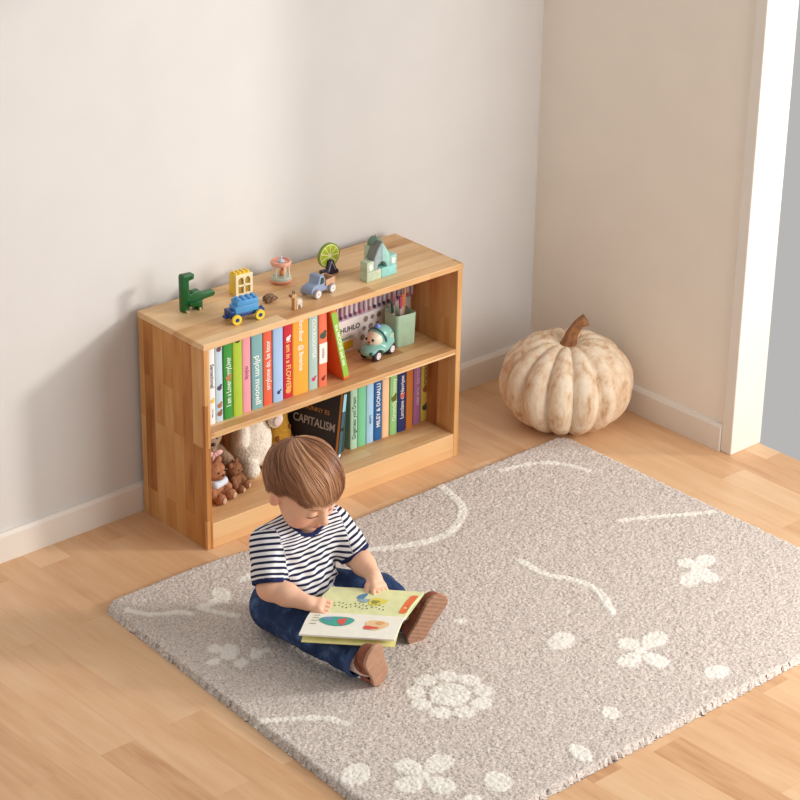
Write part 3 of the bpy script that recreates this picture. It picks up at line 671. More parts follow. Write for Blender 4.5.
# big taupe bear behind
def bigbear(f):
    f.el((0, 0, .060), (.050, .040, .058), k=.006); f.el((-.004, -.004, .146), (.050, .040, .040), k=.012); f.el((-.004, -.038, .136), (.020, .015, .015), k=.01)
    for s in (-1, 1): f.el((s * .038 - .004, .002, .176), (.016, .010, .015), k=.005)
    f.rc((.038, -.004, .094), (.048, -.040, .070), .018, .019, k=.006); f.rc((-.038, -.004, .094), (-.046, -.038, .072), .018, .019, k=.006)
    for s in (-1, 1): f.rc((s * .028, -.014, .024), (s * .036, -.040, .024), .022, .024, k=.006)
p = toL(at(236, 470, DZ + .08))
b3 = plush('teddy_bear', 'large taupe teddy bear with a pink ribbon behind the small bears', (.150, -.085, DZ), math.radians(-6), ((-.08, -.1, -.01), (.08, .055, .205)), bigbear, fuzz('taupe plush', (168, 140, 116)), sc=.98)
for s in (-1, 1): sball('eye', (s * .018 - .004, -.0400, .150), .0035, blk_, b3)
sball('nose', (-.004, -.0525, .141), .006, flat((70, 48, 40), .4), b3, (1.3, .8, .9))
rb = fuzz('pink ribbon', (240, 190, 186), .1)
bm = bmesh.new()
for s in (-1, 1): ball(bm, (s * .014 + .002, -.045, .108), .012, (1.1, .4, .7), 14)
ball(bm, (.002, -.047, .108), .005, seg=12); cyl(bm, (.002, -.047, .108), (-.012, -.052, .088), .003, .004, 10); cyl(bm, (.002, -.047, .108), (.016, -.052, .088), .003, .004, 10)
bm_obj('ribbon', bm, rb, b3, smooth=True)
# white plush sheep
def sheep(f):
    f.el((0, 0, .088), (.060, .048, .084), k=.006); f.el((.006, .006, .196), (.038, .034, .030), k=.014)
    f.el((.058, -.034, .150), (.023, .015, .025), k=.004); f.el((-.044, .004, .196), (.018, .010, .020), k=.004)
    f.rc((-.040, -.016, .140), (-.056, -.040, .112), .017, .019, k=.008)
    f.rc((-.024, -.020, .032), (-.034, -.052, .026), .022, .024, k=.012); f.rc((.034, -.020, .032), (.054, -.046, .026), .022, .024, k=.012)
b4 = plush('plush_sheep', 'big fluffy cream white plush animal sitting beside the bears', (.298, -.098, DZ), math.radians(-4), ((-.11, -.12, -.01), (.12, .07, .22)), sheep, fuzz('cream plush', (240, 230, 214), .9), h=.0024)
for s in (-1, 1): sball('eye', (s * .016 + .006, -.0245, .206), .003, blk_, b4)
sball('nose', (.006, -.0285, .196), .005, flat((190, 140, 130), .5), b4, (1.3, .7, .8))
sball('ear_lining', (.058, -.0475, .150), .0165, fuzz('ear lining', (232, 214, 208), .3), b4, (.9, .22, 1))
# mustard giraffe plush
def gir(f):
    f.el((0, 0, .055), (.040, .038, .054), k=.006); f.rc((0, 0, .09), (.004, .0, .165), .030, .024, k=.012); f.el((.002, -.016, .180), (.026, .034, .022), k=.010)
    for s in (-1, 1): f.rc((s * .020, -.02, .02), (s * .028, -.056, .02), .018, .019, k=.006); f.el((s * .030, .004, .186), (.012, .006, .008), k=.004)
b5 = plush('plush_giraffe', 'mustard yellow plush giraffe behind the child, beside the black book', (.418, -.062, DZ), math.radians(4), ((-.06, -.09, -.01), (.06, .06, .215)), gir, fuzz('mustard plush', (214, 160, 62)), curl=False)
bm = bmesh.new()
for k, (x, z, r) in enumerate(((.012, .13, .009), (-.010, .105, .010), (.016, .085, .008), (-.016, .148, .007), (.02, .05, .01), (-.022, .06, .009))):
    ball(bm, (x * 1.1, -.030 if z < .1 else -.0235, z), r, (1, .3, 1), 12)
bm_obj('spots', bm, fuzz('brown spots', (140, 84, 44), .3), b5, smooth=True)
for s in (-1, 1): sball('eye', (s * .014, -.046, .186), .003, blk_, b5)
bm = bmesh.new()
for i in range(9): ball(bm, (.002, .028, .085 + i * .012), .009, (.7, .9, 1), 10)
bm_obj('mane', bm, fuzz('brown mane', (110, 62, 36), .4), b5, smooth=True)

# ------------------------------------------------------------------ pumpkin in the corner
pc = Vector((1.288, -.372, 0))
pu = empty('pumpkin', pc, 0, label='large cream ribbed pumpkin with a curved brown stem on the floor in the corner', cat='pumpkin')
bm = bmesh.new(); NR, SG, NZ = 14, 168, 48; rows = []
for j in range(NZ + 1):
    ph = math.pi * j / NZ; row = []
    for i in range(SG):
        th = 2 * math.pi * i / SG; rib = abs(math.sin(th * NR / 2)) ** .55; R = .200 * (.86 + .14 * rib)
        rr = R * math.sin(ph) ** .82; zz = .136 + .136 * math.cos(ph) - .030 * math.exp(-(rr / .045) ** 2) * (1 if ph < 1.57 else -.6) + .008 * rib * math.cos(ph)
        row.append(bm.verts.new((rr * math.cos(th), rr * math.sin(th), max(zz, .0))))
    rows.append(row)
for a, b in zip(rows, rows[1:]):
    for i in range(SG): bm.faces.new((a[i], b[i], b[(i + 1) % SG], a[(i + 1) % SG]))
bmesh.ops.remove_doubles(bm, verts=bm.verts, dist=1e-5)
m, nt, b = newmat('cream pumpkin skin', .7, .3); v = tex_obj(nt, (1, 1, .35)); n = noise(nt, v, 36, 6, .65)
r = ramp(nt, n, [(.3, lin((186, 140, 104))), (.42, lin((226, 194, 160))), (.58, lin((242, 222, 196))), (.8, lin((248, 236, 218)))]); nt.links.new(r.outputs[0], b.inputs['Base Color']); bump(nt, b, n, .5, .002)
bm_obj('body', bm, m, pu, smooth=True)
bm = bmesh.new(); path = [Vector((0, 0, .225)), Vector((.003, -.002, .260)), Vector((.008, -.007, .292)), Vector((.020, -.018, .320)), Vector((.037, -.033, .334))]; rads = [.036, .021, .016, .014, .018]; prev = None
for i, (c, rr) in enumerate(zip(path, rads)):
    d = (path[min(i + 1, 4)] - path[max(i - 1, 0)]).normalized(); q = d.to_track_quat('Z', 'Y'); row = []
    for k in range(20):
        a = 2 * math.pi * k / 20; row.append(bm.verts.new(c + q @ Vector((rr * (1 + .16 * math.cos(5 * a + i * .5)) * math.cos(a), rr * (1 + .16 * math.cos(5 * a + i * .5)) * math.sin(a), 0))))
    if prev:
        for k in range(20): bm.faces.new((prev[k], prev[(k + 1) % 20], row[(k + 1) % 20], row[k]))
    prev = row
bm.faces.new(prev); bmesh.ops.subdivide_edges(bm, edges=bm.edges, cuts=1, smooth=.6)
bm_obj('stem', bm, mat('pumpkin stem', (164, 112, 72), .7, .2, 50, .4, 120), pu, smooth=True)

# ------------------------------------------------------------------ rug
RX0, RX1, RY0, RY1, RTH, RRAD = -.400, 1.205, -1.715, -.446, .020, .045
def build_rug():
    h = .0036; nx = int((RX1 - RX0) / h); ny = int((RY1 - RY0) / h)
    U, V = np.meshgrid(np.linspace(0, 1, nx), np.linspace(0, 1, ny), indexing='ij')
    X = RX0 + (RX1 - RX0) * U; Y = RY0 + (RY1 - RY0) * V
    X = X - .095 * (1 - V) * (1 - U); Y = Y + .07 * V * (.5 + .5 * np.cos(np.pi * np.clip((X + .1) / .5, 0, 1)))          # the rug's left edge runs slightly outward
    X += RNG.uniform(-.0014, .0014, X.shape); Y += RNG.uniform(-.0014, .0014, X.shape)
    # squash the border into rounded corners
    cx, cy = (RX0 + RX1) / 2, (RY0 + RY1) / 2
    hx, hy = (RX1 - RX0) / 2, (RY1 - RY0) / 2
    gx, gy = (U - .5) * 2 * hx, (V - .5) * 2 * hy
    qx, qy = np.abs(gx) - (hx - RRAD), np.abs(gy) - (hy - RRAD)
    ed = np.sqrt(np.maximum(qx, 0) ** 2 + np.maximum(qy, 0) ** 2); out = (qx > 0) & (qy > 0) & (ed > 1e-9)
    sc = np.where(out, RRAD * np.maximum(qx, qy) / RRAD / np.maximum(ed, 1e-9), 1)
    X += np.where(out, (sc - 1) * np.maximum(qx, 0) * np.sign(gx), 0); Y += np.where(out, (sc - 1) * np.maximum(qy, 0) * np.sign(gy), 0)
    dist = np.minimum(hx - np.abs(gx), hy - np.abs(gy)); dist = np.where(out, RRAD - np.maximum(qx, qy), dist)
    pat = np.zeros_like(X)
    def T(px, py): p = at(px, py, RTH); return p[0], p[1]
    def soft(d, w=.004): return np.clip(.5 - d / w, 0, 1)
    def ell(px, py, rx, ry, ang=0.0):
        nonlocal pat
        # radii are metres on the rug, angle in the rug plane
        x, y = T(px, py); a = math.radians(ang); u_ = (X - x) * math.cos(a) + (Y - y) * math.sin(a); v_ = -(X - x) * math.sin(a) + (Y - y) * math.cos(a)
        wob = .0025 * np.sin(X * 260 + px) * np.sin(Y * 240 + py)
        pat = np.maximum(pat, soft((np.sqrt((u_ / rx) ** 2 + (v_ / ry) ** 2) - 1) * min(rx, ry) + wob))
    def line(pts, w):
        nonlocal pat
        P = [np.array(T(*p)) for p in pts]
        # smooth polyline
        for _ in range(2):
            Q = [P[0]]
            for a, b in zip(P, P[1:]): Q += [a * .75 + b * .25, a * .25 + b * .75]
            P = Q + [P[-1]]
        d = np.full_like(X, 9.)
        for a, b in zip(P, P[1:]):
            e = b - a; t = np.clip(((X - a[0]) * e[0] + (Y - a[1]) * e[1]) / (e @ e), 0, 1); d = np.minimum(d, np.hypot(X - a[0] - t * e[0], Y - a[1] - t * e[1]))
        w_ = w * 1.25
        pat = np.maximum(pat, soft(d - w_ + .002 * np.sin(X * 230) * np.sin(Y * 210)))
    def petal(c, q, w):
        """petal from a flower centre outward: both are pixels on the rug"""
        a = np.array(T(*c)); b = np.array(T(*q)); m = (a * .35 + b * .65); L = np.linalg.norm(b - a)
        nonlocal pat
        an = math.atan2(b[1] - a[1], b[0] - a[0]); u_ = (X - m[0]) * math.cos(an) + (Y - m[1]) * math.sin(an); v_ = -(X - m[0]) * math.sin(an) + (Y - m[1]) * math.cos(an)
        pat = np.maximum(pat, soft((np.sqrt((u_ / (L * .48)) ** 2 + (v_ / (w * (1 + .35 * u_ / L))) ** 2) - 1) * w + .002 * np.sin(X * 300) * np.sin(Y * 280)))
    def flower4(cx_, cy_, tips, w=.026):
        for q in tips: petal((cx_, cy_), q, w)
        ell(cx_, cy_, .016, .016)
    def bigflower(px, py, r=.050, R=.105, n=9, ph=.2):
        x, y = T(px, py); ell(px, py, r, r)
        for k in range(n):
            a = 2 * math.pi * k / n + ph; mx, my = x + (R - .022) * math.cos(a), y + (R - .022) * math.sin(a)
            nonlocal pat
            u_ = (X - mx) * math.cos(a) + (Y - my) * math.sin(a); v_ = -(X - mx) * math.sin(a) + (Y - my) * math.cos(a)
            d = np.sqrt((u_ / .024) ** 2 + (v_ / .0285) ** 2) - 1
            pat = np.maximum(pat, soft(d * .024 + .003 * np.sin(X * 310 + k) * np.sin(Y * 290)))
    line([(127, 609), (140, 613), (160, 614), (178, 611), (192, 613)], .0075)
    ell(221, 594, .038, .024, 70); line([(200, 606), (208, 605), (216, 599)], .010); line([(203, 608), (220, 612), (237, 615)], .0085)
    ell(246, 577, .030, .014, 10)
    ell(216, 648, .018, .022); ell(231, 650, .034, .022, 60); ell(214, 661, .020, .015); ell(242, 662, .024, .017, 40); ell(256, 653, .026, .014, 50); ell(229, 655, .022, .020); ell(264, 650, .018, .012)
    line([(251, 721), (275, 719), (300, 718), (322, 716), (346, 723)], .0078)
    ell(355, 774, .046, .033, 30); ell(497, 781, .040, .031, 60)
    flower4(423, 775, [(400, 762), (445, 757), (401, 788), (449, 789)], .030)
    bigflower(449, 694)
    line([(440, 485), (455, 497), (464, 508), (459, 522), (448, 533), (428, 541), (398, 546), (368, 549)], .0095)
    petal((448, 619), (464, 621), .012)
    line([(618, 520), (650, 516), (680, 514), (712, 511)], .007)
    flower4(698, 568, [(681, 560), (708, 556), (686, 583), (712, 580)], .026); ell(700, 572, .03, .03)
    ell(716, 671, .035, .028); ell(580, 752, .040, .022, 75); ell(470, 800, .03, .02); ell(392, 806, .03, .03)
    # quieter motifs where the pattern carries on
    line([(520, 560), (545, 575), (575, 578), (600, 590), (612, 612)], .0085); ell(560, 640, .045, .03, 20)
    flower4(640, 650, [(622, 640), (660, 634), (624, 664), (662, 664)], .028); line([(500, 470), (530, 462), (560, 462), (588, 470)], .0075); ell(610, 712, .03, .022, 45)
    # heights
    edge = np.clip(dist / .015, 0, 1); prof = np.sqrt(1 - (1 - edge) ** 2)
    tuft = RNG.uniform(-1, 1, X.shape); low = np.sin(X * 47 + 3 * np.sin(Y * 31)) * np.sin(Y * 41 + 2 * np.sin(X * 29))
    Z = (RTH - .0025) * prof + .0016 * tuft * (.4 + .6 * edge) + .0006 * low + .0016 * pat
    Z = np.where(dist < .0045, .0012, np.maximum(Z, .001))
    wig = RNG.uniform(-.0035, .0035, X.shape) * (dist < .010); X = X + wig; Y = Y + RNG.uniform(-.0035, .0035, X.shape) * (dist < .010)
    me = bpy.data.meshes.new('rug'); V3 = np.stack([X, Y, Z], -1).reshape(-1, 3)
    me.vertices.add(len(V3)); me.vertices.foreach_set('co', V3.astype(np.float32).ravel())
    I = np.arange(nx * ny).reshape(nx, ny); Q = np.stack([I[:-1, :-1], I[1:, :-1], I[1:, 1:], I[:-1, 1:]], -1).reshape(-1, 4)
    me.loops.add(Q.size); me.loops.foreach_set('vertex_index', Q.astype(np.int32).ravel()); me.polygons.add(len(Q))
    me.polygons.foreach_set('loop_start', np.arange(0, Q.size, 4, dtype=np.int32)); me.polygons.foreach_set('loop_total', np.full(len(Q), 4, np.int32)); me.update(calc_edges=True)
    a = me.attributes.new('pat', 'FLOAT', 'POINT'); a.data.foreach_set('value', pat.astype(np.float32).ravel())
    a = me.attributes.new('tuft', 'FLOAT', 'POINT'); a.data.foreach_set('value', tuft.astype(np.float32).ravel())
    m, nt, b = newmat('wool pile', .95, .05)
    at_ = nd(nt, 'ShaderNodeAttribute', attribute_name='pat'); tf = nd(nt, 'ShaderNodeAttribute', attribute_name='tuft')
    v = tex_obj(nt); n1 = noise(nt, v, 210, 2, .7)
    base = ramp(nt, n1, [(.30, lin((146, 133, 124))), (.42, lin((200, 188, 178))), (.58, lin((226, 213, 204))), (.70, lin((246, 236, 228)))])
    cream = ramp(nt, n1, [(.30, lin((224, 216, 204))), (.5, lin((246, 240, 230))), (.7, lin((252, 248, 240)))])
    c = mixc(nt, at_.outputs['Fac'], base.outputs[0], cream.outputs[0])
    nt.links.new(c, b.inputs['Base Color']); bump(nt, b, n1, .5, .0015)
    b.inputs['Sheen Weight'].default_value = .15
    me.materials.append(m); o = bpy.data.objects.new('rug', me); COL.objects.link(o)
    # woven backing under the pile
    tag(o, 'beige shaggy rug with cream flowers and lines lying on the planks', 'rug')
    return o
build_rug()
# ------------------------------------------------------------------ the child
v3 = lambda *a: np.array(a, float)
PEL = v3(-.092, -.775, .105); NECK = v3(-.080, -.790, .330)
HIP = {'R': v3(-.150, -.800, .092), 'L': v3(-.028, -.805, .092)}
KNE = {'R': v3(-.152, -.945, .088), 'L': v3(.078, -.908, .095)}
ANK = {'R': v3(-.134, -1.105, .068), 'L': v3(.098, -1.018, .066)}
SHO = {'R': v3(-.178, -.778, .278), 'L': v3(.016, -.802, .278)}
ELB = {'R': v3(-.212, -.832, .190), 'L': v3(.042, -.858, .200)}
WRI = {'R': v3(-.170, -.920, .172), 'L': v3(.022, -.946, .190)}
kid = empty('toddler', (PEL[0], PEL[1], .02), 0, label='toddler with short brown hair in striped shirt and jeans reading on the rug', cat='person')
KO = np.array([PEL[0], PEL[1], .02])
# head frame
hd_f = v3(.050, -.866, -.497); hd_f /= np.linalg.norm(hd_f)
hd_l = np.cross(v3(0, 0, 1), hd_f); hd_l /= np.linalg.norm(hd_l); hd_u = np.cross(hd_f, hd_l)
# a slight roll of the head
_ra = math.radians(4); hd_l, hd_u = hd_l * math.cos(_ra) + hd_u * math.sin(_ra), hd_u * math.cos(_ra) - hd_l * math.sin(_ra)
HC = at(305, 483.5, .422); AX = [hd_f, hd_l, hd_u]
def H(f, l, u): return HC + hd_f * f + hd_l * l + hd_u * u
def unit(a): return a / np.linalg.norm(a)

F_ = Field((-.30, -1.27, .0), (.20, -.60, .56), .0021)
# trunk
F_.rc(PEL + v3(-.035, 0, 0), PEL + v3(.035, 0, 0), .062, k=.01); F_.rc(PEL, NECK - v3(0, 0, .07), .055, .043, k=.02); F_.rc(SHO['R'] + v3(.04, 0, -.01), SHO['L'] - v3(.04, 0, .01), .026, k=.02)
F_.rc(NECK - v3(0, 0, .05), H(-.018, 0, -.055), .037, .036, k=.02)
# head
k1 = .018
F_.el(H(-.010, 0, .012), (.088, .077, .080), AX, k=.02); F_.el(H(.022, 0, -.038), (.062, .066, .062), AX, k=.03)
F_.el(H(.062, 0, .022), (.024, .045, .026), AX, k=.02)
for s in (-1, 1):
    F_.el(H(.044, s * .038, -.053), (.032, .032, .030), AX, k=.022)         # cheeks
    F_.el(H(.084, s * .029, -.012), (.013, .017, .009), AX, k=.012, mode='d')  # sockets
    F_.el(H(.0705, s * .028, -.015), (.0125, .0155, .0125), AX, k=.005)       # lowered lids
    # ears
    F_.el(H(-.010, s * .080, -.026), (.0165, .0075, .0225), AX, k=.006)
    F_.el(H(-.006, s * .0875, -.024), (.0085, .0045, .0135), AX, k=.004, mode='d')
    F_.el(H(-.012, s * .079, -.045), (.008, .006, .008), AX, k=.005)
F_.el(H(.060, 0, -.086), (.021, .022, .017), AX, k=.018)
F_.rc(H(.082, 0, -.012), H(.094, 0, -.034), .0075, .0095, k=.012); F_.el(H(.0975, 0, -.0385), (.0105, .0110, .0092), AX, k=.007)
for s in (-1, 1):
    F_.el(H(.088, s * .0095, -.042), (.0075, .006, .006), AX, k=.005); F_.el(H(.0945, s * .0045, -.0475), (.003, .0022, .0028), AX, k=.002, mode='d')
F_.el(H(.080, 0, -.060), (.013, .020, .010), AX, k=.010)
F_.rc(H(.0895, -.008, -.0585), H(.0895, .008, -.0585), .0045, k=.004); F_.rc(H(.0865, -.009, -.0665), H(.0865, .009, -.0665), .0052, k=.004)
F_.rc(H(.0945, -.014, -.0615), H(.0965, .0, -.0628), .0018, k=.002, mode='d'); F_.rc(H(.0965, .0, -.0628), H(.0945, .014, -.0615), .0018, k=.002, mode='d')
# arms
def hand(w, d, up, side, L=.036, curl=(.55, .75, .6), spread=.16, thumb=1):
    """palm from wrist w along d, back of the hand towards up, thumb on +side"""
    d = unit(d); up = unit(up - d * (up @ d)); sd = unit(np.cross(up, d)) * side
    for q, wd in ((.30, .0125), (.80, .0170)):
        F_.rc(w + d * L * q + sd * wd * .75, w + d * L * q - sd * wd * .75, .0115, k=.010)
    for i, (o, ln) in enumerate(((.0190, .92), (.0064, 1.05), (-.0064, 1.0), (-.0188, .80))):
        b = w + d * L * .95 + sd * o; dd = unit(d + sd * o / .0165 * spread); nn = up.copy(); p = b; r = .0063
        F_.rc(b - dd * .012, b, .0070, .0066, k=.003)
        for sl, c in zip((.0180, .0140, .0110), curl):
            a = c * (.9 + .12 * i); dd, nn = dd * math.cos(a) - nn * math.sin(a), nn * math.cos(a) + dd * math.sin(a)
            e = p + dd * sl * ln; F_.rc(p, e, r, r - .0005, k=.0008); p = e; r -= .0006
    b = w + d * L * .22 + sd * .012 - up * .003; dd = unit(d * .75 + sd * .62 - up * .35); p = b; r = .0095
    for sl, t in ((.017, 0), (.015, .35), (.012, .35)):
        dd = unit(dd * math.cos(t) + (d * .5 - sd * .5 - up * .3) * math.sin(t)); e = p + dd * sl; F_.rc(p, e, r, r - .0012, k=.003); p = e; r -= .0012
for s in 'RL':
    F_.rc(SHO[s], ELB[s], .034, .031, k=.02); F_.rc(ELB[s], ELB[s] * .55 + WRI[s] * .45, .0315, .0285, k=.012); F_.rc(ELB[s] * .55 + WRI[s] * .45, WRI[s], .0285, .0195, k=.012)
HRd = v3(.52, -.62, -.12); HLd = v3(-.12, -.62, -.52)
hand(WRI['R'] + unit(HRd) * .004, HRd, v3(-.25, -.1, 1), 1, curl=(.30, .55, .5), spread=.14)
hand(WRI['L'] + unit(HLd) * .004, HLd, v3(.1, -.7, .75), -1, curl=(.10, .30, .25), spread=.26)
# legs and feet
TOE = {'R': unit(v3(-.45, -.25, .85)), 'L': unit(v3(.36, -.28, .88))}
SOL = {'R': v3(.05, -1, .1), 'L': v3(-.06, -.97, .05)}
for s in 'RL':
    SOL[s] = unit(SOL[s] - TOE[s] * (SOL[s] @ TOE[s]))
    F_.rc(HIP[s], KNE[s], .046, .040, k=.02); F_.rc(KNE[s], ANK[s], .040, .028, k=.01)
HEEL = {s: ANK[s] + SOL[s] * .030 - TOE[s] * .022 for s in 'RL'}
for s in 'RL': F_.rc(ANK[s], HEEL[s] - SOL[s] * .028 + TOE[s] * .02, .026, .020, k=.01); F_.rc(HEEL[s] - SOL[s] * .024 + TOE[s] * .02, HEEL[s] - SOL[s] * .020 + TOE[s] * .080, .016, .012, k=.01)
def skin_col(V):
    base = np.array([lin((238, 190, 160))[:3]]) * np.ones((len(V), 1)); pink = np.array(lin((232, 138, 118))[:3]); lip = np.array(lin((204, 98, 96))[:3])
    def blend(c, w): nonlocal base; base = base * (1 - w[:, None]) + c * w[:, None]
    dd = lambda p: np.linalg.norm(V - p, axis=1)
    for s in (-1, 1): blend(pink, .55 * np.exp(-(dd(H(.066, s * .046, -.048)) / .024) ** 2)); blend(pink, .4 * np.exp(-(dd(H(-.008, s * .085, -.03)) / .02) ** 2))
    blend(pink, .35 * np.exp(-(dd(H(.105, 0, -.04)) / .009) ** 2))
    P = V - HC; u_ = P @ hd_u; l_ = P @ hd_l; f_ = P @ hd_f
    blend(lip, np.clip(1.5 * np.exp(-((u_ + .0625) / .0065) ** 4 - (l_ / .0145) ** 4), 0, .85) * (f_ > .07))
    for s in 'RL': blend(pink, .30 * np.exp(-(dd(ELB[s]) / .03) ** 2)); blend(pink, .22 * np.exp(-(dd(WRI[s] + unit(HRd if s == 'R' else HLd) * .055) / .025) ** 2))
    return base
m, nt, b = newmat('skin', .5, .35); a_ = nd(nt, 'ShaderNodeAttribute', attribute_name='col'); vv_ = tex_obj(nt)
nt.links.new(mixc(nt, .10, a_.outputs['Color'], ramp(nt, noise(nt, vv_, 90, 3), [(.3, lin((226, 160, 130))), (.7, lin((246, 212, 188)))]).outputs[0]), b.inputs['Base Color'])
b.inputs['Subsurface Weight'].default_value = .18; b.inputs['Subsurface Radius'].default_value = (.012, .005, .003); b.inputs['Subsurface Scale'].default_value = .6
body = field_obj('body', F_, m, kid, {'col': skin_col}, KO)
# eyelashes and brows
def ribbon(name, pts, w, m):
    bm = bmesh.new()
    for i in range(len(pts) - 1): cyl(bm, pts[i], pts[i + 1], w * (1 - .35 * abs(2 * i / (len(pts) - 1) - 1)), None, 6)
    o = bm_obj(name, bm, m, kid, smooth=True); o.data.transform(Matrix.Translation(Vector(-KO))); return o
def skin_hit(p):
    """nearest body surface point along the head's forward direction"""
    o = Vector(H(p[0] + .05, p[1], p[2]) - KO); ok, loc, n_, i_ = body.ray_cast(o, Vector(-hd_f)); return (np.array(loc) + KO + hd_f * .0006) if ok else H(*p)
bpy.context.view_layer.update()
hairdark = mat('lash brown', (84, 52, 36), .6, .05, 60)
for s in (-1, 1):
    ribbon('eyelashes', [skin_hit((.08, s * (.028 + x), -.0225 - .0035 * (1 - (x / .0145) ** 2))) for x in np.linspace(-.0145, .0145, 9)], .0012, hairdark)
    ribbon('eyebrow', [skin_hit((.08, s * (.028 + x), .004 + .003 * (1 - (x / .015) ** 2))) for x in np.linspace(-.015, .015, 7)], .0014, mat('brow brown', (172, 122, 86), .7, .05, 60))

# ---------------- hair
AH = np.array([.0955, .0850, .0880]); HCC = H(-.012, 0, .019)
CR = unit(v3(-.80, .10, .62)); C1 = unit(np.cross(CR, v3(0, 1, 0))); C2 = np.cross(CR, C1)     # crown axis in head coordinates (f,l,u)
def limit(d):
    """lowest u (head coordinates) the hair reaches in direction d"""
    f_, l_ = d[0], abs(d[1]); az = math.atan2(l_, f_)
    pts = [(0, .012), (.45, .016), (.75, .010), (1.0, .018), (1.25, .018), (1.42, .000), (1.55, -.010), (1.75, -.020), (2.1, -.060), (2.6, -.076), (3.15, -.080)]
    for (a0, z0), (a1, z1) in zip(pts, pts[1:]):
        if az <= a1: return z0 + (z1 - z0) * (az - a0) / (a1 - a0)
    return pts[-1][1]
def hdir(al, ps): return CR * math.cos(al) + (C1 * math.cos(ps) + C2 * math.sin(ps)) * math.sin(al)
def hpos(d, off):
    p = d / math.sqrt(((d / AH) ** 2).sum()); p = p * (1 + off / np.linalg.norm(p))
    # below the equator hair hangs nearly straight instead of curling under
    if p[2] < 0: k_ = math.hypot(p[0] / AH[0], p[1] / AH[1]); g_ = (.90 + .10 * max(0, 1 + p[2] / .06)) / max(k_, 1e-6); g_ = min(g_, 1.2) if k_ > .5 else 1; p = np.array([p[0] * max(1, g_ * .985), p[1] * max(1, g_ * .985), p[2]])
    return HCC + hd_f * p[0] + hd_l * p[1] + hd_u * p[2]
def strands(name, N, off0, off1, rad, m, seg=12, a_start=1.3, extra=.0):
    V = []; Fc = []; col = []
    for _ in range(N):
        ps = RNG.uniform(0, 2 * math.pi); al0 = RNG.uniform(.05, a_start); off = RNG.uniform(off0, off1); sw = .62 + RNG.normal(0, .10); tone = RNG.uniform(0, 1)
        clump = math.sin(ps * 23 + 2 * math.sin(ps * 7)); off += .0016 * clump; le = RNG.uniform(-.008, .014) * RNG.uniform(.3, 1) + .005 * clump; ps0 = ps; lk = 46; cen = (math.floor(ps * lk / 6.2832) + .5) * 6.2832 / lk + .04 * math.sin(ps * 5); lh = math.sin(math.floor(ps * lk / 6.2832) * 12.9898) * .5; le += .006 * lh; off += .0012 * lh; tone = min(1, max(0, .5 + .55 * (tone - .5) + .5 * lh))
        pts = []; al = al0
        while al < 2.95:
            sq = max(0, (al - .5) / 1.2) ** 1.5; d = hdir(al, ps0 + (cen - ps0) * min(.8, .75 * sq) + sw * (al - .9) * .55 + .03 * math.sin(al * 5 + ps * 9)); z = (d / math.sqrt(((d / AH) ** 2).sum()))[2]
            lim = limit(d) + le
            pts.append(hpos(d, off * (.45 + .55 * min(1, (al - al0) / .5)) + (.003 if z < .02 else 0)))
            if z < lim: break
            al += .11
        if len(pts) < 4: continue
        n = len(pts); rr = rad * RNG.uniform(.7, 1.3); b0 = len(V)
        for i, p in enumerate(pts):
            t = pts[min(i + 1, n - 1)] - pts[max(i - 1, 0)]; t = t / max(np.linalg.norm(t), 1e-9); o = unit(p - HCC); sd_ = unit(np.cross(t, o)); w = rr * (1 - (i / (n - 1)) ** 3) * (.6 + .4 * min(1, i / 2)) + .00015
            for q in (sd_ * w * 1.5, o * w * .8, -sd_ * w * 1.5, -o * w * .8): V.append(p + q - KO); col.append(tone)
        for i in range(n - 1):
            for k in range(4): Fc.append((b0 + i * 4 + k, b0 + i * 4 + (k + 1) % 4, b0 + i * 4 + 4 + (k + 1) % 4, b0 + i * 4 + 4 + k))
    o = me_obj(name, V, Fc, m, kid, True); a = o.data.attributes.new('tone', 'FLOAT', 'POINT'); a.data.foreach_set('value', np.array(col, np.float32)); return o
m, nt, b = newmat('hair', .36, .45); a_ = nd(nt, 'ShaderNodeAttribute', attribute_name='tone')
nt.links.new(ramp(nt, a_.outputs['Fac'], [(0, lin((122, 78, 54))), (.5, lin((170, 118, 84))), (1, lin((212, 164, 126)))]).outputs[0], b.inputs['Base Color'])
b.inputs['Anisotropic'].default_value = .5
hair = strands('hair', 4600, .001, .0085, .00085, m, a_start=1.25)
# scalp layer below the strands
V = []; Fc = []; NP_, NA = 72, 26
for i in range(NP_):
    ps = 2 * math.pi * i / NP_; lastd = None
    al_e = .1
    while al_e < 2.95:
        d = hdir(al_e, ps); z = (d / math.sqrt(((d / AH) ** 2).sum()))[2]
        if z < limit(d) + .010: break
        al_e += .02
    for j in range(NA + 1): V.append(hpos(hdir(al_e * j / NA, ps), -.0025 if j < NA else -.008) - KO)
for i in range(NP_):
    for j in range(NA): a = i * (NA + 1) + j; c = ((i + 1) % NP_) * (NA + 1) + j; Fc.append((a, a + 1, c + 1, c))
sc_ = me_obj('scalp_hair', V, Fc, mat('hair base', (140, 96, 68), .6, .15, 120), hair, True)

